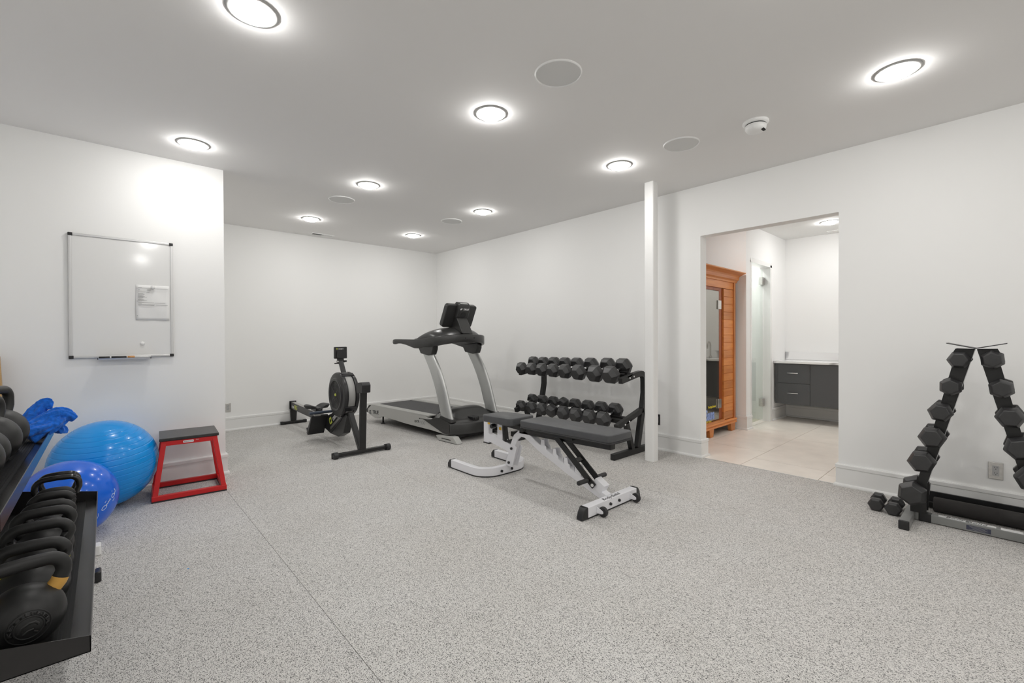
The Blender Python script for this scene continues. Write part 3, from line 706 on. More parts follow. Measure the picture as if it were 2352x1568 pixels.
# ------------------------------------------------------------------ rowing machine
RW = thing('rowing_machine', 'black air rowing machine with round flywheel in front of the back wall', 'rowing machine', (2.0, 4.5, 0))
b = MB(); b.bar((-.27, .07, .030), (.27, .07, .030), .045, .038, side=(0, 1, 0)); b.build('front_foot', M['blackpc'], RW, bev=.006)
for x in (-.285, .285):
    wq = MB(); wq.cyl((x - .022, .052, .034), (x + .022, .052, .034), .034, 24); o = wq.build('caster_wheel', M['rubber'], RW, bev=.004)
    MB().cyl((x - .0245, .052, .034), (x + .0245, .052, .034), .012, 14).build('wheel_hub', M['blackgl'], o)
    MB().box(x - .028, x + .028, .064, .096, .002, .058).build('foot_end_cap', M['blackpl'], RW, bev=.005)
b = MB(); b.bar((0, .065, .045), (0, -.002 + .03, .66), .070, .036); b.build('front_post', M['blackpc'], RW, bev=.006)
MB().prism([(-.045, .655), (.095, .640), (.10, .70), (.085, .752), (-.02, .765), (-.05, .735)], 0, -.047, .047).build('post_cap', M['blackpl'], RW, bev=.008)
b = MB(); b.bar((0, .10, .045), (0, .37, .40), .055, .045); b.build('rear_strut', M['blackpc'], RW, bev=.005)
WC = (0, .555, .588)
fwp = [(.100, -.088), (.215, -.088), (.240, -.082), (.250, -.066), (.250, -.045), (.238, -.042), (.238, .042), (.250, .045), (.250, .066), (.240, .082), (.215, .088), (.100, .088)]
fly = MB().lathe([(0, -.07)] + fwp + [(0, .07)], 56, WC, (1, 0, 0)).build('flywheel_housing', M['blackpl'], RW, sharp=35)
MB().lathe([(.240, -.038), (.243, -.036), (.243, .036), (.240, .038)], 56, WC, (1, 0, 0)).build('perforated_screen', mat('perforated_grey_metal', (.40, .40, .39), .55, metal=.35, bump=.3, bscale=900), fly)
for s_ in (-1, 1):
    MB().lathe([(.150, s_ * .088), (.158, s_ * .100), (.178, s_ * .103), (.188, s_ * .096), (.192, s_ * .088)], 48, WC, (1, 0, 0)).build('face_ring', M['blackpl'], fly, sharp=40)
    b = MB()
    for r_ in [.030 + .0128 * k for k in range(10)]: b.lathe([(r_ - .0028, s_ * .088), (r_ - .0028, s_ * .094), (r_ + .0028, s_ * .094), (r_ + .0028, s_ * .088)], 40, WC, (1, 0, 0))
    for a in (40, 140, 220, 320):
        d = Vector((0, math.cos(R(a)), math.sin(R(a)))); c0 = Vector(WC) + Vector((s_ * .092, 0, 0))
        b.bar(c0 + d * .02, c0 + d * .155, .006, .006)
    b.build('fan_grille', M['blackpl'], fly)
    MB().lathe([(0, s_ * .0875), (.15, s_ * .0875)], 32, WC, (1, 0, 0)).build('fan_opening', M['darkslot'], fly)
    MB().lathe([(0, s_ * .100), (.014, s_ * .099), (.0175, s_ * .088)], 20, WC, (1, 0, 0)).build('hub_badge', M['lime'], fly)
for a in (115, 215, 255, 325):
    d = Vector((0, math.cos(R(a)), math.sin(R(a)))); t_ = Vector((0, -d.z, d.y)); c0 = Vector(WC) + d * .247
    MB().add([tuple(c0 + Vector((x, 0, 0)) + t_ * u + d * v) for x in (-.072, .072) for u in (-.028, .028) for v in (-.010, .008)], [(0, 1, 3, 2), (4, 6, 7, 5), (0, 4, 5, 1), (2, 3, 7, 6), (1, 5, 7, 3), (0, 2, 6, 4)]).build('housing_clip', M['blackgl'], fly, bev=.004)
# monitor arm and monitor
MB().bar((0, .545, .825), (0, .640, .965), .055, .022).build('monitor_arm', M['blackpl'], RW, bev=.005)
MB().cyl((-.048, .635, .953), (.048, .635, .953), .012, 14).build('monitor_pivot', M['steel'], RW)
b = MB(); b.box(-.034, .034, .628, .66, .955, .998); b.cyl((-.075, .622, .935), (-.03, .622, .935), .007, 10); b.cyl((.03, .622, .957), (.062, .622, .957), .011, 12); b.build('monitor_bracket', M['blackpl'], RW)
mn = MB().prism(rrect(-.072, .072, .988, 1.122, .008), 1, .628, .655).build('monitor', M['blackpl'], RW, bev=.003)
MB().prism(rrect(-.048, .066, .992, 1.078, .006), 1, .612, .630).build('battery_cover', M['blackpl'], mn, bev=.003)
MB().prism(rrect(-.06, .06, 1.01, 1.10, .005), 1, .6545, .656).build('display', M['greypl'], mn)
text('logo_mark', 'C2', .015, M['lime'], mn, frameM((-.054, .6272, 1.095), (1, 0, 0), (0, 0, 1)), offset=.001)
text('logo_word', 'concept 2', .014, M['printw'], mn, frameM((-.028, .6272, 1.095), (1, 0, 0), (0, 0, 1)), offset=.0005)
# rail, rear leg
rl = MB(); rl.bar((0, .78, .215), (0, 2.42, .262), .062, .092); rl.build('seat_rail', M['blackpl'], RW, bev=.004)
rl = RW.children[-1]
MB().bar((0, .80, .2625), (0, 2.415, .3085), .050, .003).build('rail_track', M['steel'], rl)
text('model_word', 'row', .075, M['printw'], rl, frameM((-.0318, 2.36, .232), (0, -1, -.03), (0, 0, 1)), sx=.85, shear=.1)
text('model_word', 'ERG', .080, M['lime'], rl, frameM((-.0318, 2.245, .228), (0, -1, -.03), (0, 0, 1)), sx=.85, shear=.1, offset=.0012)
MB().box(-.046, .046, 2.415, 2.428, .205, .322).build('rail_end_cap', M['blackpl'], RW, bev=.003)
MB().prism([(-.045, .21), (.045, .21), (.035, .04), (-.035, .04)], 1, 2.375, 2.413).build('rear_leg', M['blackpc'], RW, bev=.004)
b = MB(); b.bar((-.165, 2.39, .022), (.165, 2.39, .022), .045, .036, side=(0, 1, 0)); b.build('rear_foot', M['blackpc'], RW, bev=.006)
for x in (-.155, .155): MB().box(x - .02, x + .02, 2.366, 2.414, .001, .044).build('foot_end_cap', M['blackpl'], RW, bev=.004)
# seat
rws = []
for i in range(13):
    v = -1 + 2 * i / 12; row = []
    for j in range(17):
        u = -1 + 2 * j / 16; a = max(abs(u), abs(v)); 
        x = .150 * u * math.sqrt(1 - v * v / 2.4); y = 1.43 + .115 * v * math.sqrt(1 - u * u / 2.6)
        z = .372 - .030 * math.exp(-(u / .32) ** 2) + .012 * math.cos(u * PI) * -.5 - .012 * a ** 6 + .010 * abs(u)
        row.append((x, y, z))
    rws.append(row)
b = MB(); b.grid(rws)
rim = [rws[0][j] for j in range(17)] + [rws[i][16] for i in range(1, 13)] + [rws[12][j] for j in range(15, -1, -1)] + [rws[i][0] for i in range(11, 0, -1)]
b.grid([rim, [((p[0]) * 1.02, 1.43 + (p[1] - 1.43) * 1.02, p[2] - .012) for p in rim], [(p[0] * .9, 1.43 + (p[1] - 1.43) * .9, .335) for p in rim]], close=True)
st = b.build('seat', M['rubber'], RW, sharp=60)
MB().box(-.042, .042, 1.34, 1.52, .295, .345).build('seat_carriage', M['blackpl'], st, bev=.006)
# footplates, handle, chain housing
for s_ in (-1, 1):
    a = s_ * .045; c = s_ * .235; x0, x1 = min(a, c), max(a, c)
    fpm = MB(); fpm.prism([(1.075, .085), (1.05, .078), (.90, .315), (.93, .325), (1.10, .10)], 0, x0, x1)
    fo_ = fpm.build('footplate', M['blackpl'], RW, bev=.006)
    MB().prism([(1.10, .08), (1.135, .15), (1.12, .155), (1.07, .075)], 0, x0 + .01, x1 - .01).build('heel_cup', M['blackpl'], fo_, bev=.004)
    MB().bar((x0 + .01, .96, .30), (x1 - .01, .96, .30), .04, .012, side=(0, 1, .6)).build('foot_strap', M['foam'], fo_, bev=.002)
MB().cyl((-.255, .93, .350), (.255, .93, .350), .0165, 18).build('pull_handle', M['navy'], RW, bev=.004)
for x in (-.17, .17): MB().box(x - .035, x + .035, .90, .94, .315, .334).build('handle_hook', M['steel'], RW, bev=.002)
MB().prism([(1.02, .14), (.84, .105), (.52, .30), (.45, .38), (.60, .44), (.80, .345), (1.03, .27)], 0, -.048, .048).build('chain_housing', M['blackpl'], RW, bev=.006)
ch = RW.children[-1]
text('logo_mark', 'C2', .105, M['lime'], ch, frameM((-.0488, .845, .205), (0, -.86, .50), (0, .2, 1)), sx=.62, offset=.004)
text('logo_word', 'concept', .095, M['printw'], ch, frameM((-.0488, .745, .262), (0, -.86, .50), (0, .2, 1)), sx=.62)
MB().bar((-.0, .83, .165), (0, .50, .355), .104, .028).build('housing_strip', M['steel'], ch)
MB().prism([(.86, .10), (.62, .10), (.47, .16), (.36, .37), (.45, .40), (.80, .19)], 0, -.040, .040).build('lower_frame', M['blackpl'], RW, bev=.006)

# ------------------------------------------------------------------ adjustable bench
BN = thing('weight_bench', 'adjustable bench with black vinyl pads on a white steel frame', 'bench', (2.68, 2.5, 0))
def bl(mb, n, m, par=None, **k):
    for i, p in enumerate(mb.v): mb.v[i] = (p[0], p[1] - 2.5, p[2])
    return mb.build(n, m, par or BN, **k)
def pad(x0, x1, y0, y1, z0, z1, slope, taper=0.0, rc=.03):
    pts = rrect(x0, x1, y0, y1, rc, 4)
    pts = [(x * (1 - taper * (y - y0) / (y1 - y0)), y) for x, y in pts]
    b = MB(); rr = []
    for ins, z in ((.010, z0), (.001, z0 + .006), (0, z0 + .012), (0, z1 - .009), (.002, z1 - .003), (.007, z1)):
        row = []
        for x, y in pts:
            cx, cy = 0, (y0 + y1) / 2; k = 1 - ins / max(abs(x1), .1); ky = 1 - ins / ((y1 - y0) / 2)
            row.append((x * k, cy + (y - cy) * ky, z + slope * (y - y0)))
        rr.append(row)
    b.grid(rr, close=True); n = len(pts)
    b.f.append([len(b.v) - n + i for i in range(n)]); b.sm.append(True); b.f.append([i for i in range(n)][::-1]); b.sm.append(False)
    return b
bp_ = bl(pad(-.142, .142, 1.818, 2.722, .487, .548, -.014), 'back_pad', M['vinyl'], sharp=75)
bl(pad(-.144, .144, 1.816, 2.724, .483, .490, -.014), 'pad_piping', M['rubber'], bp_)
sp2 = bl(pad(-.150, .150, 2.818, 3.245, .468, .532, -.035, .16, .045), 'seat_pad', M['vinyl'], sharp=75)
f_ = MB(); f_.bar((0, 1.89, .440), (0, 2.84, .412), .06, .045); f_.bar((0, 2.2, .462), (0, 2.70, .452), .16, .04); f_.bar((-.09, 1.95, .472), (.09, 1.95, .472), .05, .02, side=(0, 1, 0)); f_.bar((-.09, 2.6, .462), (.09, 2.6, .462), .05, .02, side=(0, 1, 0))
bl(f_, 'back_pad_frame', M['blackpc'], bev=.004)
bl(MB().cyl((-.055, 2.79, .432), (.055, 2.79, .432), .022, 18), 'pivot_tube', M['blackpc'])
f_ = MB(); f_.bar((0, 2.80, .435), (0, 3.23, .455), .05, .045); f_.bar((0, 3.065, .440), (0, 3.035, .245), .045, .03); f_.bar((0, 3.05, .275), (0, 2.80, .355), .03, .03); f_.prism([(-.13, .470), (.13, .470), (.13, .485), (-.13, .485)], 1, 2.86, 3.0)
bl(f_, 'seat_frame', M['blackpc'], bev=.004)
# main white frame: U base
U = [(-.265, 3.50)] + [(-.265, 3.29)] + arc(-.105, 3.19, .160, 180, 270, 8)[1:] + arc(.105, 3.19, .160, 270, 360, 8) + [(.265, 3.29), (.265, 3.50)]
sec = [(-.036, -.025), (.036, -.025), (.036, .025), (-.036, .025)]
ub = MB(); ub.tube([(x, y, .045) for x, y in U], 1, sec=sec, side=(0, 0, 1)); bl(ub, 'front_base', M['white'], bev=.006, seg=3)
for x in (-.265, .265): bl(MB().prism([(3.50, .006), (3.50, .084), (3.515, .080), (3.545, .045), (3.545, .006)], 0, x - .028, x + .028), 'base_end_cap', M['blackpl'], bev=.004)
ud = MB(); ud.tube([(x, y, .004) for x, y in U], 1, sec=[(-.004, -.022), (.004, -.022), (.004, .022), (-.004, .022)], side=(0, 0, 1)); bl(ud, 'base_rubber', M['rubber'])
mf = [(0, 2.995, .085), (0, 2.96, .17), (0, 2.925, .27), (0, 2.885, .35), (0, 2.83, .392), (0, 2.765, .392), (0, 2.70, .362), (0, 2.60, .310), (0, 2.30, .192), (0, 2.10, .120), (0, 1.935, .062)]
mb_ = MB(); mb_.tube(mf, 1, sec=[(-.030, -.030), (.030, -.030), (.030, .030), (-.030, .030)], side=(1, 0, 0)); bl(mb_, 'main_frame', M['white'], bev=.006, seg=3)
gp = MB(); gp.prism([(3.005, .082), (2.925, .082), (2.866, .262), (2.905, .285), (2.955, .17)], 0, .030, .034); gp.prism([(3.005, .082), (2.925, .082), (2.866, .262), (2.905, .285), (2.955, .17)], 0, -.034, -.030); bl(gp, 'gusset_plate', M['white'])
bolts = MB()
for p in ((-.034, 2.93, .245), (-.034, 2.965, .115)): bolts.cyl(p, (p[0] - .012, p[1], p[2]), .011, 12)
for x in (-.09, .03): bolts.cyl((x, 3.006, .042), (x, 2.992, .042), .011, 12)
bl(bolts, 'bolt', M['blackpl'])
fp_ = MB(); fp_.bar((0, 3.30, .235), (0, 3.30, .455), .048, .075); fp_.bar((0, 3.29, .292), (0, 2.955, .235), .050, .075); fp_.bar((0, 3.105, .29), (0, 3.105, .452), .048, .070); fp_.prism([(3.08, .29), (3.08, .34), (2.97, .27)], 0, -.004, .004)
bl(fp_, 'front_post', M['white'], bev=.005)
bl(MB().box(-.026, .026, 3.26, 3.342, .224, .236), 'post_cap', M['blackpl'], bev=.003)
for y, z in ((3.262, .425), (3.10, .395)):
    bl(MB().box(-.0262, -.0245, y - .020, y + .012, z - .014, z + .012), 'warning_sticker', M['yellow'])
bl(MB().cyl((-.06, 3.185, .405), (-.01, 3.185, .405), .020, 18), 'adjust_knob', M['blackgl'], bev=.004)
# ladder hooks on main frame
for y, z in ((2.55, .345), (2.42, .295), (2.30, .248), (2.19, .205)):
    hb = MB(); hb.prism([(y + .03, z - .05), (y + .035, z + .035), (y - .005, z + .038), (y - .012, z - .005), (y - .028, z - .012), (y - .035, z - .055)], 0, -.028, -.022)
    hb.prism([(y + .03, z - .05), (y + .035, z + .035), (y - .005, z + .038), (y - .012, z - .005), (y - .028, z - .012), (y - .035, z - .055)], 0, .022, .028)
    hb.box(-.028, .028, y + .028, y + .034, z - .03, z + .035); bl(hb, 'ladder_hook', M['white'], bev=.001)
# support struts
for x in (-.045, .045):
    bl(MB().bar((x, 2.385, .425), (x, 2.035, .140), .012, .048, ext=.015), 'support_strut', M['blackpc'], bev=.003)
bl(MB().bar((-.04, 2.205, .283), (.04, 2.205, .283), .035, .022, side=(0, 1, .8)), 'strut_brace', M['blackpc'], bev=.002)
bl(MB().cyl((-.055, 2.035, .140), (.055, 2.035, .140), .012, 14), 'strut_axle', M['chrome'])
for s_ in (-1, 1):
    bl(MB().cyl((s_ * .052, 2.075, .168), (s_ * .165, 2.075, .168), .0165, 18), 'foam_grip', M['rubber'], bev=.007, seg=3)
hs = MB(); Mh = frameM((0, 1.995, .145), (1, 0, 0), (0, -.86, -.5)); hs.box(-.033, .033, -.045, .045, -.03, .048, Mh); bl(hs, 'strut_housing', M['white'], bev=.003)
bl(MB().box(-.020, .020, -.028, .028, .046, .0495, Mh), 'housing_opening', M['darkslot'])
rb = MB(); rb.box(-.292, .292, 1.882, 1.942, .010, .080); bl(rb, 'rear_base', M['white'], bev=.004)
for s_ in (-1, 1):
    e = MB(); e.add([(s_ * .292, 1.880, .008), (s_ * .292, 1.944, .008), (s_ * .292, 1.944, .083), (s_ * .292, 1.880, .083), (s_ * .352, 1.886, .003), (s_ * .352, 1.938, .003), (s_ * .340, 1.936, .050), (s_ * .340, 1.888, .050), (s_ * .315, 1.940, .080), (s_ * .315, 1.884, .080)],
        [(0, 1, 2, 3), (0, 4, 5, 1), (1, 5, 6, 8, 2), (0, 3, 9, 7, 4), (4, 7, 6, 5), (2, 8, 9, 3), (8, 6, 7, 9)]); bl(e, 'base_end_cap', M['blackpl'], bev=.005)
    x = s_ * .200 + (-.0 if s_ < 0 else .0)
    wl = bl(MB().cyl((x + .006, 1.842, .035), (x + .032, 1.842, .035), .034, 28), 'transport_wheel', M['rubber'], bev=.005)
    bk = MB(); bk.prism([(1.882, .064), (1.882, .022), (1.845, .022), (1.830, .028), (1.830, .042), (1.842, .048)], 0, x - .002, x + .003); bk.cyl((x - .004, 1.842, .035), (x + .035, 1.842, .035), .006, 10)
    bl(bk, 'wheel_bracket', M['white'])
for x in (-.045, .060): bl(MB().cyl((x, 1.884, .045), (x, 1.870, .045), .012, 8, .010), 'bolt', M['blackpl'], bev=.002)
bl(MB().box(-.29, .29, 1.886, 1.938, 0, .010), 'base_rubber', M['rubber'])
bl_t = text('logo_word', 'Body-Solid', .044, M['printk'], BN, frameM((-.105, 1.892 - 2.5, .0806), (1, 0, 0), (0, 1, 0)), sx=1.05, shear=.25)

# ------------------------------------------------------------------ red plyometric step
PS = thing('plyo_box', 'red steel plyometric step with black rubber top beside the blue balls', 'plyo box', (.245, 4.25, 0), R(-4.0))
pw, pd = .474, .430
tx0, tx1, ty0, ty1, tz = .058, .418, .055, .400, .405
c0 = [(.0, .0), (pw, .0), (pw, pd), (.0, pd)]; c1 = [(tx0, ty0), (tx1, ty0), (tx1, ty1), (tx0, ty1)]
t_ = .017
for k in range(4):
    sx_ = 1 if c0[k][0] < .1 else -1; sy_ = 1 if c0[k][1] < .1 else -1
    MB().bar((c0[k][0] + sx_ * t_, c0[k][1] + sy_ * t_, .012), (c1[k][0] + sx_ * t_, c1[k][1] + sy_ * t_, tz + .02), .034, .034).build('leg', M['red'], PS, bev=.003)
def ring(z0, z1, cs, nm, wdt=.034):
    (x0, y0), _, (x1, y1), _ = cs
    for a in ((x0, x1, y0, y0 + wdt), (x0, x1, y1 - wdt, y1), (x0, x0 + wdt, y0 + wdt, y1 - wdt), (x1 - wdt, x1, y0 + wdt, y1 - wdt)):
        MB().box(*a, z0, z1).build(nm, M['red'], PS, bev=.003)
ring(.010, .046, c0, 'base_rail'); ring(tz, tz + .036, c1, 'top_rail', .030)
for a in ((0, pw, 0, .034), (0, pw, pd - .034, pd), (0, .034, .034, pd - .034), (pw - .034, pw, .034, pd - .034)): MB().box(*a, 0, .010).build('rubber_strip', M['rubber'], PS)
MB().box(tx0 - .010, tx1 + .010, ty0 - .008, ty1 + .030, tz + .037, tz + .060).build('step_top', M['step'], PS, bev=.004)
lp = MB().prism(rrect(.195, .262, tz + .010, tz + .027, .004), 1, ty0 - .0015, ty0).build('name_plate', M['paper'], PS)
pt_ = MB()
for k in range(9): pt_.box(.201 + k * .0062, .2055 + k * .0062, ty0 - .0019, ty0 - .0014, tz + .0155, tz + .0215)
pt_.build('plate_marks', M['printg'], lp)
text('print_word', 'Made', .009, M['printw'], PS, frameM((.275, ty0 - .0006, tz + .022), (1, 0, 0), (0, 0, 1)))

# ------------------------------------------------------------------ exercise balls
def ball(name, c, r, m, label, grooves, tilt):
    pr = []; n = 420 if grooves else 60
    for i in range(n + 1):
        th = PI * i / n; rr = r
        if grooves:
            la = 90 - math.degrees(th)
            if abs(la) < 62:
                ph = (la + 62) / 7.2; d = abs(ph - round(ph)) * 7.2
                rr -= .0030 * math.exp(-(d / .30) ** 2)
        pr.append((max(0, rr * math.sin(th)) if 0 < i < n else 0, -rr * math.cos(th)))
    b = MB(); b.lathe(pr, 96 if grooves else 64); o = b.build(name, m); o.location = c; o.rotation_euler = tilt
    return tag(o, label, 'exercise ball')
bA = ball('exercise_ball', (-.006, 4.430, .312), .311, M['ballA'], 'large bright blue ridged exercise ball touching the red step', True, (R(6), R(-4), 0))
bB = ball('exercise_ball', (-.172, 3.870, .236), .235, M['ballB'], 'smaller royal blue smooth exercise ball with white print behind the kettlebell rack', False, (0, 0, 0))
# faded white print on the small ball, laid on its curved surface
def on_ball(u, v, az, el, rot):
    cu, su = math.cos(rot), math.sin(rot); a = az + (u * cu - v * su) / .235; e = el + (u * su + v * cu) / .235
    return Vector((math.cos(e) * math.cos(a), math.cos(e) * math.sin(a), math.sin(e))) * .2356
def ball_stroke(mb, pl, w_=.0022):
    rw = []
    for off in (-w_, w_):
        row = []
        for i, (u, v) in enumerate(pl):
            u0, v0 = pl[max(i - 1, 0)]; u1, v1 = pl[min(i + 1, len(pl) - 1)]; d = Vector((u1 - u0, v1 - v0)).normalized()
            row.append(on_ball(u - d.y * off, v + d.x * off, R(-36), R(-3), R(38)))
        rw.append(row)
    mb.grid(rw)
pm = MB()
def loop(cx, cy, a, b_): return [(cx + a * math.cos(t), cy + b_ * math.sin(t)) for t in [2 * PI * k / 20 for k in range(21)]]
ball_stroke(pm, loop(-.052, -.002, .017, .011)); ball_stroke(pm, loop(.030, .004, .013, .010))
ball_stroke(pm, [(-.038, -.008), (-.030, .004), (-.022, .002), (-.014, .007), (-.006, .004), (.000, .012), (.004, .002)], .003)
ball_stroke(pm, [(.042, -.004), (.052, .003), (.060, .004), (.066, .010), (.068, .022)], .003)
ball_stroke(pm, [(-.034, .022), (-.020, .024)], .0016); ball_stroke(pm, [(.040, .028), (.048, .031)], .0016); ball_stroke(pm, [(.006, -.022), (.028, -.018)], .0022)
ball_stroke(pm, [(-.092, .000), (-.100, -.018), (-.112, -.032)], .0014)
pm.build('faded_print', mat('faded_white_print', (.55, .68, .88), .5), bB)

# ------------------------------------------------------------------ kettlebell rack
KX, KY0, KY1 = -.035, 1.70, 3.29
KR = thing('kettlebell_rack', 'black two-tier steel kettlebell rack with tilted trays along the left wall', 'rack', (-.35, 2.5, 0))
def kl(mb, n, m, par=None, **k):
    for i, p in enumerate(mb.v): mb.v[i] = (p[0] + .35, p[1] - 2.5, p[2])
    return mb.build(n, m, par or KR, **k)
TILT = 0.0
def tray_frame(xf, zf):   # local x to the wall (back), y along, z up from tray floor
    return frameM((xf, KY0, zf), (-math.cos(R(TILT)), 0, math.sin(R(TILT))), (0, -1, 0)) @ Matrix.Scale(1, 4)
def tpt(tier, dx, y, h):
    xf, zf = tier; c, s = math.cos(R(TILT)), math.sin(R(TILT)); return Vector((xf - dx * c + h * s, y, zf + dx * s + h * c))
TIERS = {'low': (-.035, .357), 'up': (-.199, .733)}
for nm, (xf, zf) in TIERS.items():
    T_ = (xf, zf); c, s = math.cos(R(TILT)), math.sin(R(TILT))
    def q(dx, h): v = tpt(T_, dx, 0, h); return (v.x, v.z)
    tr = kl(MB().prism([q(0, 0), q(.36, 0), q(.36, .125), q(.3575, .125), q(.3575, .0025), q(.0025, .0025), q(.0025, .045), q(0, .045)], 1, KY0, KY1), 'tray', M['tray'])
    for y0 in (KY0, KY1 - .0025):
        kl(MB().prism([q(0, .0), q(.36, .0), q(.36, .125), q(0, .045)], 1, y0, y0 + .0025), 'tray_end', M['tray'], tr)
    rbm = MB(); rbm.prism([q(.045, .0026), q(.33, .0026), q(.33, .005), q(.045, .005)], 1, KY0 + .006, KY1 - .006)
    for k in range(3):
        for j in range(7):
            d0 = .055 + k * .10 + j * .0085
            rbm.prism([q(d0, .005), q(d0 + .0045, .005), q(d0 + .0045, .0068), q(d0, .0068)], 1, KY0 + .006, KY1 - .006)
    kl(rbm, 'ribbed_mat', M['trayr'], tr)
for y in (2.04, 3.06):
    kl(MB().prism([(-.60, .045), (-.54, .045), (-.60 + .03, 1.02), (-.60 - .03 + .0, 1.02)], 1, y, y + .06), 'upright', M['blackpc'], bev=.004)
    kl(MB().bar((-.56, y + .03, .332), (-.10, y + .03, .332), .05, .035, side=(0, 1, 0)), 'tray_arm', M['blackpc'], bev=.003)
    kl(MB().bar((-.56, y + .03, .708), (-.26, y + .03, .708), .05, .035, side=(0, 1, 0)), 'tray_arm', M['blackpc'], bev=.003)
    ex_ = 0 if y > 2.5 else .105
    kl(MB().box(-.66, -.046 - ex_, y, y + .06, .004, .050), 'foot_tube', M['silverl'], bev=.005)
    kl(MB().box(-.048 - ex_, -.022 - ex_, y - .004, y + .064, .0, .054), 'foot_cap', M['blackpl'], bev=.008)
kl(MB().box(-.60, -.555, 2.10, 3.06, .90, .95), 'cross_beam', M['blackpc'], bev=.004)
wbk = MB().prism(rrect(-.05, .05, -.035, .035, .012), 2, 0, .055).build('white_block', M['whitepl'], bev=.006, seg=3); wbk.location = (-.075, 3.475, 0)
tag(wbk, 'small white plastic block on the floor behind the kettlebell rack tray', 'block')

def kettlebell(r, hh_, hw_, tr_, m, mh, band=None, emblem=False, rz=0.0, gl=False):
    """origin at base; body radius r; handle top height hh_, half width hw_ (outer), tube radius tr_"""
    t = bpy.data.objects.new('kettlebell', None); COL.objects.link(t); t.empty_display_size = .03
    pr = [(0, 0), (r * .55, 0), (r * .66, r * .03)]
    for k in range(1, 17):
        a = -62 + 140 * k / 16; pr.append((r * math.cos(R(a)), r * .90 + r * .98 * math.sin(R(a))))
    pr += [(0, r * 1.88)]
    body = MB().lathe(pr, 40).build('body', m, t)
    zc = r * 1.50; pts = []
    ow = hw_ - tr_; top = hh_ - tr_; rc = min(.035, ow * .55)
    pts += [(-ow * .60, 0, zc - .01), (-ow * .86, 0, zc + .018), (-ow, 0, zc + .045)]
    for k in range(0, 7):
        a = PI - PI / 2 * k / 6; pts.append((-ow + rc + rc * math.cos(a), 0, top - rc + rc * math.sin(a)))
    pts += [(0, 0, top + .002)]
    pts += [(-p[0], p[1], p[2]) for p in pts[:-1][::-1]]
    hd = MB().tube(pts, tr_, 16, side=(0, 1, 0)).build('handle', mh, t)
    if band:
        for s_ in (-1, 1):
            if s_ < 0: pa, pc_ = Vector(pts[0]), Vector(pts[1])
            else: pa, pc_ = Vector(pts[-1]), Vector(pts[-2])
            pa = pc_ * .45 + pa * .55; pe = Vector(pts[2 if s_ < 0 else -3]); pe = pc_ * .55 + pe * .45
            MB().tube([pa, pc_, pe], tr_ + .0012, 16, side=(0, 1, 0), cap=False).build('colour_band', band, t)
    if emblem:
        def on(u, v, k=1.0):   # disc on the front of the body
            a = u / r; e = v / r; c_ = Vector((math.sin(a) * math.cos(e), -math.cos(a) * math.cos(e), math.sin(e)))
            return Vector((c_.x * r * k, c_.y * r * k, r * .90 + c_.z * r * .98 * k))
        eb = MB()
        for rr_, w_ in ((.046, .0020), (.030, .0026)):
            rw = []
            for dr, kk in ((-w_, 1.0), (-w_ * .6, 1.014), (w_ * .6, 1.014), (w_, 1.0)):
                rw.append([on((rr_ + dr) * math.cos(2 * PI * i / 40), (rr_ + dr) * math.sin(2 * PI * i / 40), kk) for i in range(40)])
            eb.grid(rw, close=True)
        def stroke(pl, w_=.003):
            rw = []
            for off, kk in ((-w_, .999), (-w_ * .5, 1.018), (w_ * .5, 1.018), (w_, .999)):
                row = []
                for i, (u, v) in enumerate(pl):
                    u0, v0 = pl[max(i - 1, 0)]; u1, v1 = pl[min(i + 1, len(pl) - 1)]; d = Vector((u1 - u0, v1 - v0)).normalized()
                    row.append(on(u - d.y * off, v + d.x * off, kk))
                rw.append(row)
            eb.grid(rw)
        stroke([(-.020, -.008), (-.014, .006), (0, .013), (.012, .012), (.018, .004)], .0035)
        stroke([(-.012, -.014), (-.002, -.006), (.008, -.006)], .0028); stroke([(.008, -.012), (.016, -.018)], .0028)
        eb.build('emblem', m, body)
        word = text('emblem_text', 'KETTLEBELL', .0125, m, body, None, extrude=.0, offset=.0006)
        xs = [v.co.x for v in word.data.vertices]; wd = max(xs)
        for v_ in word.data.vertices:
            a = R(200) - (v_.co.x / wd) * R(220); rr_ = .0335 + v_.co.y * .85; v_.co = on(rr_ * math.cos(a), rr_ * math.sin(a), 1.012)
        sm_ = word.modifiers.new('solid', 'SOLIDIFY'); sm_.thickness = .0022; sm_.offset = 0
    return t
def place_kb(t, tier, dx, y, rz, label, group):
    p = tpt(TIERS[tier], dx, y, .0072); t.location = p
    t.rotation_euler = (Matrix.Rotation(R(TILT), 4, 'Y') @ Matrix.Rotation(rz, 4, 'Z')).to_euler()
    tag(t, label, 'kettlebell', group)
gl_, gu_ = 'kettlebells on the lower tray', 'kettlebells on the upper tray'
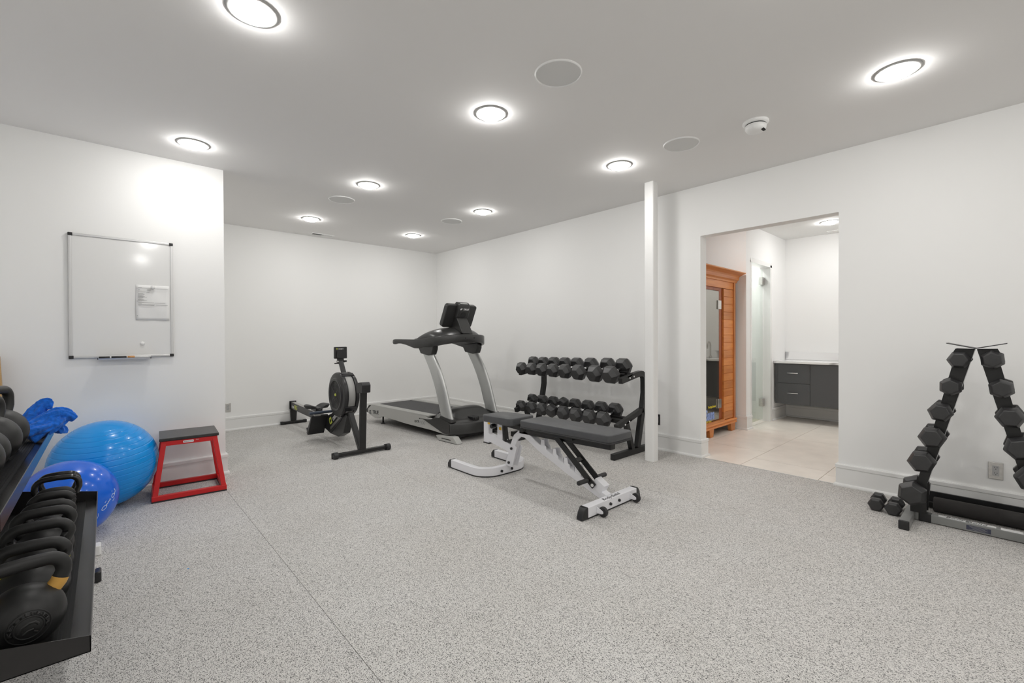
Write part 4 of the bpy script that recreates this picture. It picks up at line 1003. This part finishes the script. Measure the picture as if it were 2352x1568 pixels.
low = [(0.088, 0.242, 0.100, 0.0185, 1.850, 'nearest kettlebell on the lower tray, with round emblem and orange handle bands', M['kyellow'], True, M['kb'], M['kb']),
       (0.088, 0.228, 0.093, 0.0180, 2.045, 'second kettlebell on the lower tray, matt black with yellow handle bands', M['kyellow2'], False, M['kb'], M['kb']),
       (0.087, 0.229, 0.093, 0.0175, 2.245, 'third matt black kettlebell from the front on the lower tray', None, False, M['kb'], M['kb']),
       (0.083, 0.224, 0.091, 0.0175, 2.430, 'fourth matt black kettlebell from the front on the lower tray', None, False, M['kb'], M['kb']),
       (0.075, 0.204, 0.083, 0.0170, 2.602, 'fifth matt black kettlebell from the front on the lower tray', None, False, M['kb'], M['kb']),
       (0.074, 0.198, 0.078, 0.0165, 2.770, 'sixth matt black kettlebell from the front on the lower tray', None, False, M['kb'], M['kb']),
       (0.064, 0.178, 0.070, 0.0150, 2.925, 'seventh and smallest matt black kettlebell on the lower tray', None, False, M['kb'], M['kb']),
       (0.062, 0.202, 0.088, 0.0125, 3.060, 'kettlebell with tall glossy black handle, second from the far end of the lower tray', None, False, M['kb'], M['kbgl']),
       (0.060, 0.192, 0.080, 0.0130, 3.190, 'farthest kettlebell on the lower tray, with glossy handle behind another', None, False, M['kb'], M['kbgl'])]
for r_, hh_, hw_, tr_, y, lb, band, em, m_, mh_ in low:
    t = kettlebell(r_, hh_, hw_, tr_, m_, mh_, band, em); place_kb(t, 'low', .140, y, 0 if not em else R(12), lb, gl_)
upp = [(.100, .262, .100, .0175, 2.030, 'nearest kettlebell on the upper tray, with rough grainy surface', M['kbrough'], R(70)),
       (.096, .262, .100, .0175, 2.250, 'second kettlebell from the front on the upper tray', M['kb'], R(72)),
       (.088, .255, .098, .0170, 2.450, 'middle kettlebell on the upper tray', M['kb'], R(74)),
       (.099, .262, .100, .0175, 2.645, 'second farthest kettlebell on the upper tray, its handle loop just in view', M['kb'], R(70)),
       (.100, .282, .100, .0180, 2.860, 'farthest kettlebell on the upper tray, beside the blue towel', M['kb'], R(69))]
for r_, hh_, hw_, tr_, y, lb, m_, rz in upp:
    t = kettlebell(r_, hh_, hw_, tr_, m_, m_); place_kb(t, 'up', .146, y, rz, lb, gu_)

# blue towel: a crumpled draped cloth
TWL = MB(); rws = []
random.seed(3)
NU, NV = 46, 34
def towel_pt(u, v):
    # folded bundle: main mass with a loop rising left and a tongue reaching out over the tray edge
    a = u * 2 * PI
    return None
lobes = []
def lobe(path, rad, flat, seed, n=36, ax=(0, 0, 1)):
    """a fat fold of cloth: swept wrinkled section"""
    rnd = random.Random(seed); P_ = [Vector(p) for p in path]; out = []
    # resample (Catmull-Rom)
    pts = []; m_ = len(P_)
    for k in range(m_ - 1):
        p0 = P_[max(k - 1, 0)]; p1 = P_[k]; p2 = P_[k + 1]; p3 = P_[min(k + 2, m_ - 1)]
        for s_ in range(8):
            f = s_ / 8; pts.append(.5 * ((2 * p1) + (p2 - p0) * f + (2 * p0 - 5 * p1 + 4 * p2 - p3) * f * f + (3 * p1 - p0 - 3 * p2 + p3) * f ** 3))
    pts.append(P_[-1]); L_ = len(pts); ph = [rnd.random() * 6.28 for _ in range(6)]; rows_ = []
    upv = Vector(ax)
    for k, p in enumerate(pts):
        d = (pts[min(k + 1, L_ - 1)] - pts[max(k - 1, 0)]).normalized(); sd = d.cross(upv); sd = sd.normalized() if sd.length > .05 else Vector((1, 0, 0)); nn = sd.cross(d)
        t = k / (L_ - 1); rr = rad[0] + (rad[1] - rad[0]) * math.sin(PI * min(1, t * 1.05)) if len(rad) == 2 else (rad[0] * (1 - t) ** 2 + 2 * rad[1] * t * (1 - t) + rad[2] * t * t)
        row = []
        for i in range(n):
            a = 2 * PI * i / n
            wv = 1 + .34 * (abs(math.sin(2 * a + ph[0] + t * 2.2)) - .6) + .26 * (abs(math.sin(3.5 * a + ph[1] - t * 3)) - .6) + .06 * math.sin(9 * a + ph[2] + t * 9)
            row.append(p + sd * (rr * wv * math.cos(a)) + nn * (rr * flat * wv * math.sin(a)))
        rows_.append(row)
    b = MB(); b.grid(rows_, close=True); o_ = len(b.v)
    b.f.append(list(range(n))); b.sm.append(True); b.f.append([o_ - n + i for i in range(n)]); b.sm.append(True)
    return b
tw = MB()
def merge(b_): tw.add(b_.v, b_.f, True)
merge(lobe([(-.268, 3.10, .790), (-.264, 3.12, .835), (-.246, 3.14, .874), (-.226, 3.15, .905), (-.208, 3.15, .912), (-.204, 3.14, .880)], (.028, .033, .010), .6, 1, ax=(0, 1, 0)))
merge(lobe([(-.262, 3.08, .812), (-.235, 3.09, .826), (-.200, 3.10, .846), (-.165, 3.11, .856), (-.130, 3.12, .838), (-.112, 3.12, .822)], (.022, .042, .012), .5, 2, ax=(0, 1, 0)))
merge(lobe([(-.275, 3.06, .775), (-.245, 3.07, .792), (-.205, 3.09, .806), (-.175, 3.10, .822), (-.158, 3.12, .838)], (.046, .040, .016), .8, 5, ax=(0, 1, 0)))
merge(lobe([(-.30, 3.10, .786), (-.255, 3.11, .776), (-.212, 3.11, .782), (-.180, 3.12, .790)], (.030, .036, .020), .7, 8, ax=(0, 0, 1)))
merge(lobe([(-.198, 3.13, .800), (-.178, 3.14, .792), (-.165, 3.14, .770), (-.166, 3.14, .756)], (.022, .026, .018), .85, 11, ax=(0, 1, 0)))
merge(lobe([(-.148, 3.13, .828), (-.168, 3.12, .810), (-.186, 3.11, .800)], (.016, .022, .020), .7, 13, ax=(0, 1, 0)))
merge(lobe([(-.30, 3.16, .80), (-.27, 3.16, .83), (-.235, 3.17, .85)], (.030, .040, .026), .8, 17, ax=(0, 1, 0)))
to_ = tw.build('towel', M['towel']); rm = to_.modifiers.new('remesh', 'REMESH'); rm.mode = 'VOXEL'; rm.voxel_size = .0030; rm.use_smooth_shade = True
ds = bpy.data.textures.new('wrinkle', 'CLOUDS'); ds.noise_scale = .012; dm = to_.modifiers.new('wrinkle', 'DISPLACE'); dm.texture = ds; dm.strength = .005; dm.texture_coords = 'LOCAL'
sm2 = to_.modifiers.new('smooth', 'SMOOTH'); sm2.iterations = 1
tag(to_, 'crumpled blue towel hanging over the far end of the upper kettlebell tray', 'towel')

# ------------------------------------------------------------------ hex dumbbells
def hexring(r, x, rot=0.0, k=1.0):
    return [Vector((x, r * k * math.cos(rot + PI / 3 * i), r * k * math.sin(rot + PI / 3 * i))) for i in range(6)]
_dbc = {}
def dumbbell(r, hl, gap, cham_in=.72, cham_out=.66, co=.35, group=None):
    """along local x, centred; head circumradius r, head length hl, grip length gap. flat side down"""
    key = (round(r, 4), round(hl, 4), round(gap, 4), cham_out, co)
    if key not in _dbc:
        hm = []
        for s_ in (-1, 1):
            b = MB(); x0 = s_ * gap / 2; x1 = s_ * (gap / 2 + hl)
            rr = [hexring(r, x0, 0, cham_in), hexring(r, x0 + s_ * hl * .22, 0), hexring(r, x1 - s_ * hl * co, 0), hexring(r, x1, 0, cham_out)]
            b.grid(rr, smooth=False, close=True); n = len(b.v); b.f.append([0, 1, 2, 3, 4, 5]); b.sm.append(False); b.f.append([n - 6 + i for i in range(6)]); b.sm.append(False)
            hm.append(b.mesh('head', M['hex']))
        g = MB(); g.tube([(-gap / 2 - .002, 0, 0), (-gap * .38, 0, 0), (-gap * .2, 0, 0), (0, 0, 0), (gap * .2, 0, 0), (gap * .38, 0, 0), (gap / 2 + .002, 0, 0)], [.0145, .0135, .0155, .0170, .0155, .0135, .0145], 14)
        _dbc[key] = (hm[0], hm[1], g.mesh('grip', M['chrome']))
    a, c, g = _dbc[key]
    t = bpy.data.objects.new('dumbbell', None); COL.objects.link(t); t.empty_display_size = .03
    put('head', a, t, bev=.004); put('head', c, t, bev=.004); put('grip', g, t)
    return t
def ordn(i): return ['first', 'second', 'third', 'fourth', 'fifth', 'sixth', 'seventh', 'eighth'][i]

# rack with two tiers
DR = thing('dumbbell_rack', 'black two-tier dumbbell rack against the right wall behind the bench', 'rack', (4.1, 3.4, 0))
def dl(mb, n, m, par=None, **k):
    for i, p in enumerate(mb.v): mb.v[i] = (p[0] - 4.1, p[1] - 3.4, p[2])
    return mb.build(n, m, par or DR, **k)
HU0 = R(18)
for yf in (2.625, 4.105):
    for x_, z_, a_ in ((3.995, .868, HU0), (3.965, .397, HU0)):
        dl(MB().bar((x_ - .045, yf, z_ - .058), (x_ + .05, yf, z_ - .030), .05, .02, side=(0, 1, 0)), 'rail_saddle', M['blackpc'], bev=.002)
    dl(MB().box(3.712, 4.365, yf - .025, yf + .025, .004, .062), 'foot_tube', M['blackpc'], bev=.004)
    post = [(4.155, yf, .06), (4.20, yf, .25), (4.250, yf, .45), (4.285, yf, .62), (4.285, yf, .735)] + [(4.285 - .075 + .075 * math.cos(R(a)), yf, .760 + .075 * math.sin(R(a))) for a in (20, 45, 70, 90)] + [(4.12, yf, .825), (3.98, yf, .800), (3.848, yf, .778)]
    pb_ = MB(); pb_.tube(post, 1, sec=[(-.025, -.03), (.025, -.03), (.025, .03), (-.025, .03)], side=(0, 1, 0)); dl(pb_, 'side_frame', M['blackpc'], bev=.004)
    dl(MB().bar((3.775, yf, .318), (4.245, yf, .448), .05, .055, side=(0, 1, 0)), 'lower_arm', M['blackpc'], bev=.004)
    dl(MB().bar((4.055, yf, .055), (3.945, yf, .345), .05, .05, side=(0, 1, 0)), 'brace', M['blackpc'], bev=.004)
    for x, z in ((3.985, .800), (4.060, .812), (3.900, .352), (3.975, .374)):
        dl(MB().lathe([(0, .006), (.008, .005), (.010, 0)], 14, (x, yf - .0255, z - (.02 if z < .5 else .0)), (0, -1, 0)), 'bolt', M['chrome'])
HU, HD = R(18), R(18)
def rail(nm, x, z, ang):
    c, s = math.cos(ang), math.sin(ang)
    def q(a, h): return (x + a * c - h * s, z + a * s + h * c)
    dl(MB().prism([q(-.016, 0), q(.016, 0), q(.016, -.042), q(-.016, -.042)], 1, 2.66, 4.27), nm, M['blackpc'])
UPY = [4.11, 3.93, 3.752, 3.572, 3.390, 3.190, 2.962, 2.762]; LOY = [4.10, 3.911, 3.736, 3.575, 3.395, 3.207, 3.022, 2.840]
UR = [.084, .084, .088, .088, .090, .094, .099, .100]; LR = [.076, .078, .080, .080, .084, .086, .088, .090]
UC, LC = (3.995, .868), (3.965, .397)     # centre (x, z) of the dumbbells on each tier
for (cx, cz), ang, rr_, nm in ((UC, HU, .080, 'upper_rail'), (LC, HD, .072, 'lower_rail')):
    for d in (-.030, .030):
        x = cx + d * math.cos(ang) + .0185 * math.sin(ang); z = cz + d * math.sin(ang) - .0185 * math.cos(ang)
        rail(nm, x, z, ang)
for tier, ys, rs, (cx, cz), ang, base in (('upper', UPY, UR, UC, HU, .080), ('lower', LOY, LR, LC, HD, .072)):
    for i, (y, r_) in enumerate(zip(ys, rs)):
        hl = .100 + (r_ - .075) * 1.6; t = dumbbell(r_, hl, .118, co=.38, cham_out=.62)
        lift = 0; rx = 0
        if tier == 'lower' and i == 3: rx = R(30)
        t.location = (cx - lift * math.sin(ang), y, cz + lift * math.cos(ang))
        t.rotation_euler = (Matrix.Rotation(-ang, 4, 'Y') @ Matrix.Rotation(rx, 4, 'X')).to_euler()
        n = 7 - i
        if n == 0: lb = 'black hex dumbbell at the white-post end of the %s row, %s' % (tier, 'the largest on the rack' if tier == 'upper' else 'largest of its row')
        elif i == 0: lb = 'small black hex dumbbell at the treadmill end of the %s row' % tier
        elif tier == 'lower' and i == 3: lb = 'black hex dumbbell turned with an edge up, in the lower row of the rack'
        else: lb = '%s black hex dumbbell from the white-post end of the %s row' % (ordn(n), tier)
        tag(t, lb, 'dumbbell', 'dumbbells on the %s row of the two-tier rack' % tier)

# ------------------------------------------------------------------ A-frame dumbbell rack
AR = thing('dumbbell_tree', 'A-frame dumbbell rack with silver base by the right wall', 'rack', (4.0, .132, 0))
AY = .132
def al(mb, n, m, par=None, **k):
    for i, p in enumerate(mb.v): mb.v[i] = (p[0] - 4.0, p[1] - AY, p[2])
    return mb.build(n, m, par or AR, **k)
for s_ in (1, -1):
    yc = AY + s_ * .306
    al(MB().box(3.728, 4.33, yc - .025, yc + .025, .004, .056), 'foot_tube', M['gun'], bev=.004)
    for x0, x1 in ((3.716, 3.732), (4.326, 4.342)): al(MB().box(x0, x1, yc - .027, yc + .027, 0, .058), 'foot_cap', M['blackpl'], bev=.006)
    def leg_poly(w0=.0):
        return [(AY + s_ * .004, 1.138), (AY + s_ * .090, 1.140), (AY + s_ * .100, 1.118), (AY + s_ * .092, 1.09), (AY + s_ * .302, .10), (AY + s_ * .302, .058), (AY + s_ * .222, .058), (AY + s_ * .218, .26)]
    for x in (3.965, 4.065):
        pl_ = al(MB().prism(leg_poly(), 0, x - .003, x + .003), 'side_plate', M['blackpc'])
        al(MB().cyl((x - .004, AY + s_ * .058, 1.105), (x - .012, AY + s_ * .058, 1.105), .010, 6), 'bolt', M['blackpl'], pl_)
    # the edge flange and hooks
    al(MB().add([(3.965, AY + s_ * .004, 1.138), (4.065, AY + s_ * .004, 1.138), (4.065, AY + s_ * .218, .26), (3.965, AY + s_ * .218, .26), (3.965, AY + s_ * .007, 1.138), (4.065, AY + s_ * .007, 1.138), (4.065, AY + s_ * .221, .26), (3.965, AY + s_ * .221, .26)],
                [(0, 1, 2, 3), (7, 6, 5, 4), (0, 4, 5, 1), (2, 6, 7, 3), (1, 5, 6, 2), (0, 3, 7, 4)]), 'inner_web', M['silver'])
al(MB().prism([(AY - .130, 1.172), (AY - .004, 1.141), (AY + .004, 1.141), (AY + .130, 1.172), (AY + .130, 1.176), (AY, 1.145), (AY - .130, 1.176)], 0, 3.93, 4.10), 'top_wings', M['blackpc'])
bm_ = al(MB().box(3.977, 4.027, AY - .281, AY + .281, .004, .054), 'base_beam', M['gun'], bev=.003)
for s_ in (1, -1): al(MB().box(3.9755, 4.0285, AY + s_ * .16 - .055, AY + s_ * .16 + .055, .003, .0553) if 0 else MB().box(3.9755, 4.0285, min(AY + s_ * .200, AY + s_ * .262), max(AY + s_ * .200, AY + s_ * .262), .003, .0553), 'beam_sleeve', M['blackpl'], bm_, bev=.002)
al(MB().box(3.984, 4.018, .175, .300, .0542, .0548), 'beam_sticker', M['paper'], bm_); al(MB().box(3.988, 4.020, .045, .16, .0542, .0547), 'beam_sticker', M['paper'], bm_); al(MB().box(3.980, 4.022, -.065, .026, .0542, .0548), 'beam_sticker', M['paper'], bm_)
bt = text('logo_word', 'Body-Solid', .034, M['printk'], bm_, frameM((3.992 - 4.0, .268 - AY, .0550), (0, -1, 0), (1, 0, 0)), sx=1.25, shear=.2)
lb_ = al(MB().box(3.9762, 3.9772, .066, .172, .014, .042), 'info_label', M['label'], bm_)
lt = MB()
for k in range(4): lt.box(3.9758, 3.9763, .080 + (k % 2) * .01, .160 - (k % 3) * .008, .036 - k * .006, .0375 - k * .006)
al(lt, 'label_print', M['printg'], lb_)
bb_ = al(MB().box(4.325, 4.350, AY - .281, AY + .281, .006, .044), 'rear_beam', M['blackpc'], bev=.003)
AH = [(.204, 1.071, .054, 0), (.240, .902, .055, 30), (.286, .738, .060, 8), (.324, .571, .067, -3), (.373, .407, .070, -5), (.419, .190, .076, 34)]
AH2 = [(.062, 1.076, .054, 24), (.025, .907, .056, 22), (-.010, .742, .062, -2), (-.050, .568, .068, -14), (-.095, .400, .071, 4), (-.150, .190, .076, 30)]
lbA = ['top', 'second from the top', 'third from the top', 'fourth from the top', 'fifth from the top', 'bottom']
for side_, lst in (('left', AH), ('right', AH2)):
    for k, (y, z, r_, rot) in enumerate(lst):
        t = dumbbell(r_ * 1.05, .066 + (r_ - .05) * 1.0, .118, co=.36, cham_out=.72)
        t.location = (4.015, y, z); t.rotation_euler = (R(rot), 0, 0)
        tag(t, '%s hex dumbbell on the %s leg of the A-frame rack' % (lbA[k], side_), 'dumbbell', 'dumbbells on the A-frame rack')
for (x, y), lb, rz in (((4.075, .622), 'small hex dumbbell on the floor, farther from the A-frame rack', R(3)), ((4.055, .524), 'small hex dumbbell on the floor touching the foot of the A-frame rack', R(1))):
    t = dumbbell(.048, .062, .085, co=.2, cham_out=.78); t.location = (x, y, .0418); t.rotation_euler = (0, 0, rz)
    tag(t, lb, 'dumbbell', 'small dumbbells on the floor')
o = MB().lathe([(0, -.42), (.046, -.42), (.050, -.415), (.050, .415), (.046, .42), (0, .42)], 32, (0, 0, 0), (0, 1, 0)).build('foam_roller', M['foam'], sharp=50); o.location = (4.275, -.075, .0505)
tag(o, 'dark grey foam roller lying on the floor behind the A-frame rack', 'foam roller')
o = MB().box(-.008, .008, -.45, .45, 0, .104).build('black_board', M['blackpl'], bev=.002); o.location = (4.408, -.02, 0)
tag(o, 'thin black board standing against the baseboard behind the foam roller', 'board')

# scraps on the floor
for (x, y), m_, lb, s_ in (((.317, 2.92), M['ballA'], 'tiny blue scrap on the rubber floor near the kettlebell rack', .006), ((1.26, 1.43), M['paper'], 'tiny white scrap on the rubber floor in the middle foreground', .006)):
    o = MB().add([(-s_, -s_ * .5, 0), (s_, -s_ * .7, 0), (s_ * .8, s_ * .6, 0), (-s_ * .5, s_ * .5, 0), (-s_ * .6, -s_ * .2, s_ * .3), (s_ * .5, 0, s_ * .45)], [(0, 1, 2, 3), (0, 4, 5, 1), (1, 5, 2), (2, 5, 4, 3), (3, 4, 0)]).build('floor_scrap', m_); o.location = (x, y, .0002); tag(o, lb, 'scrap')
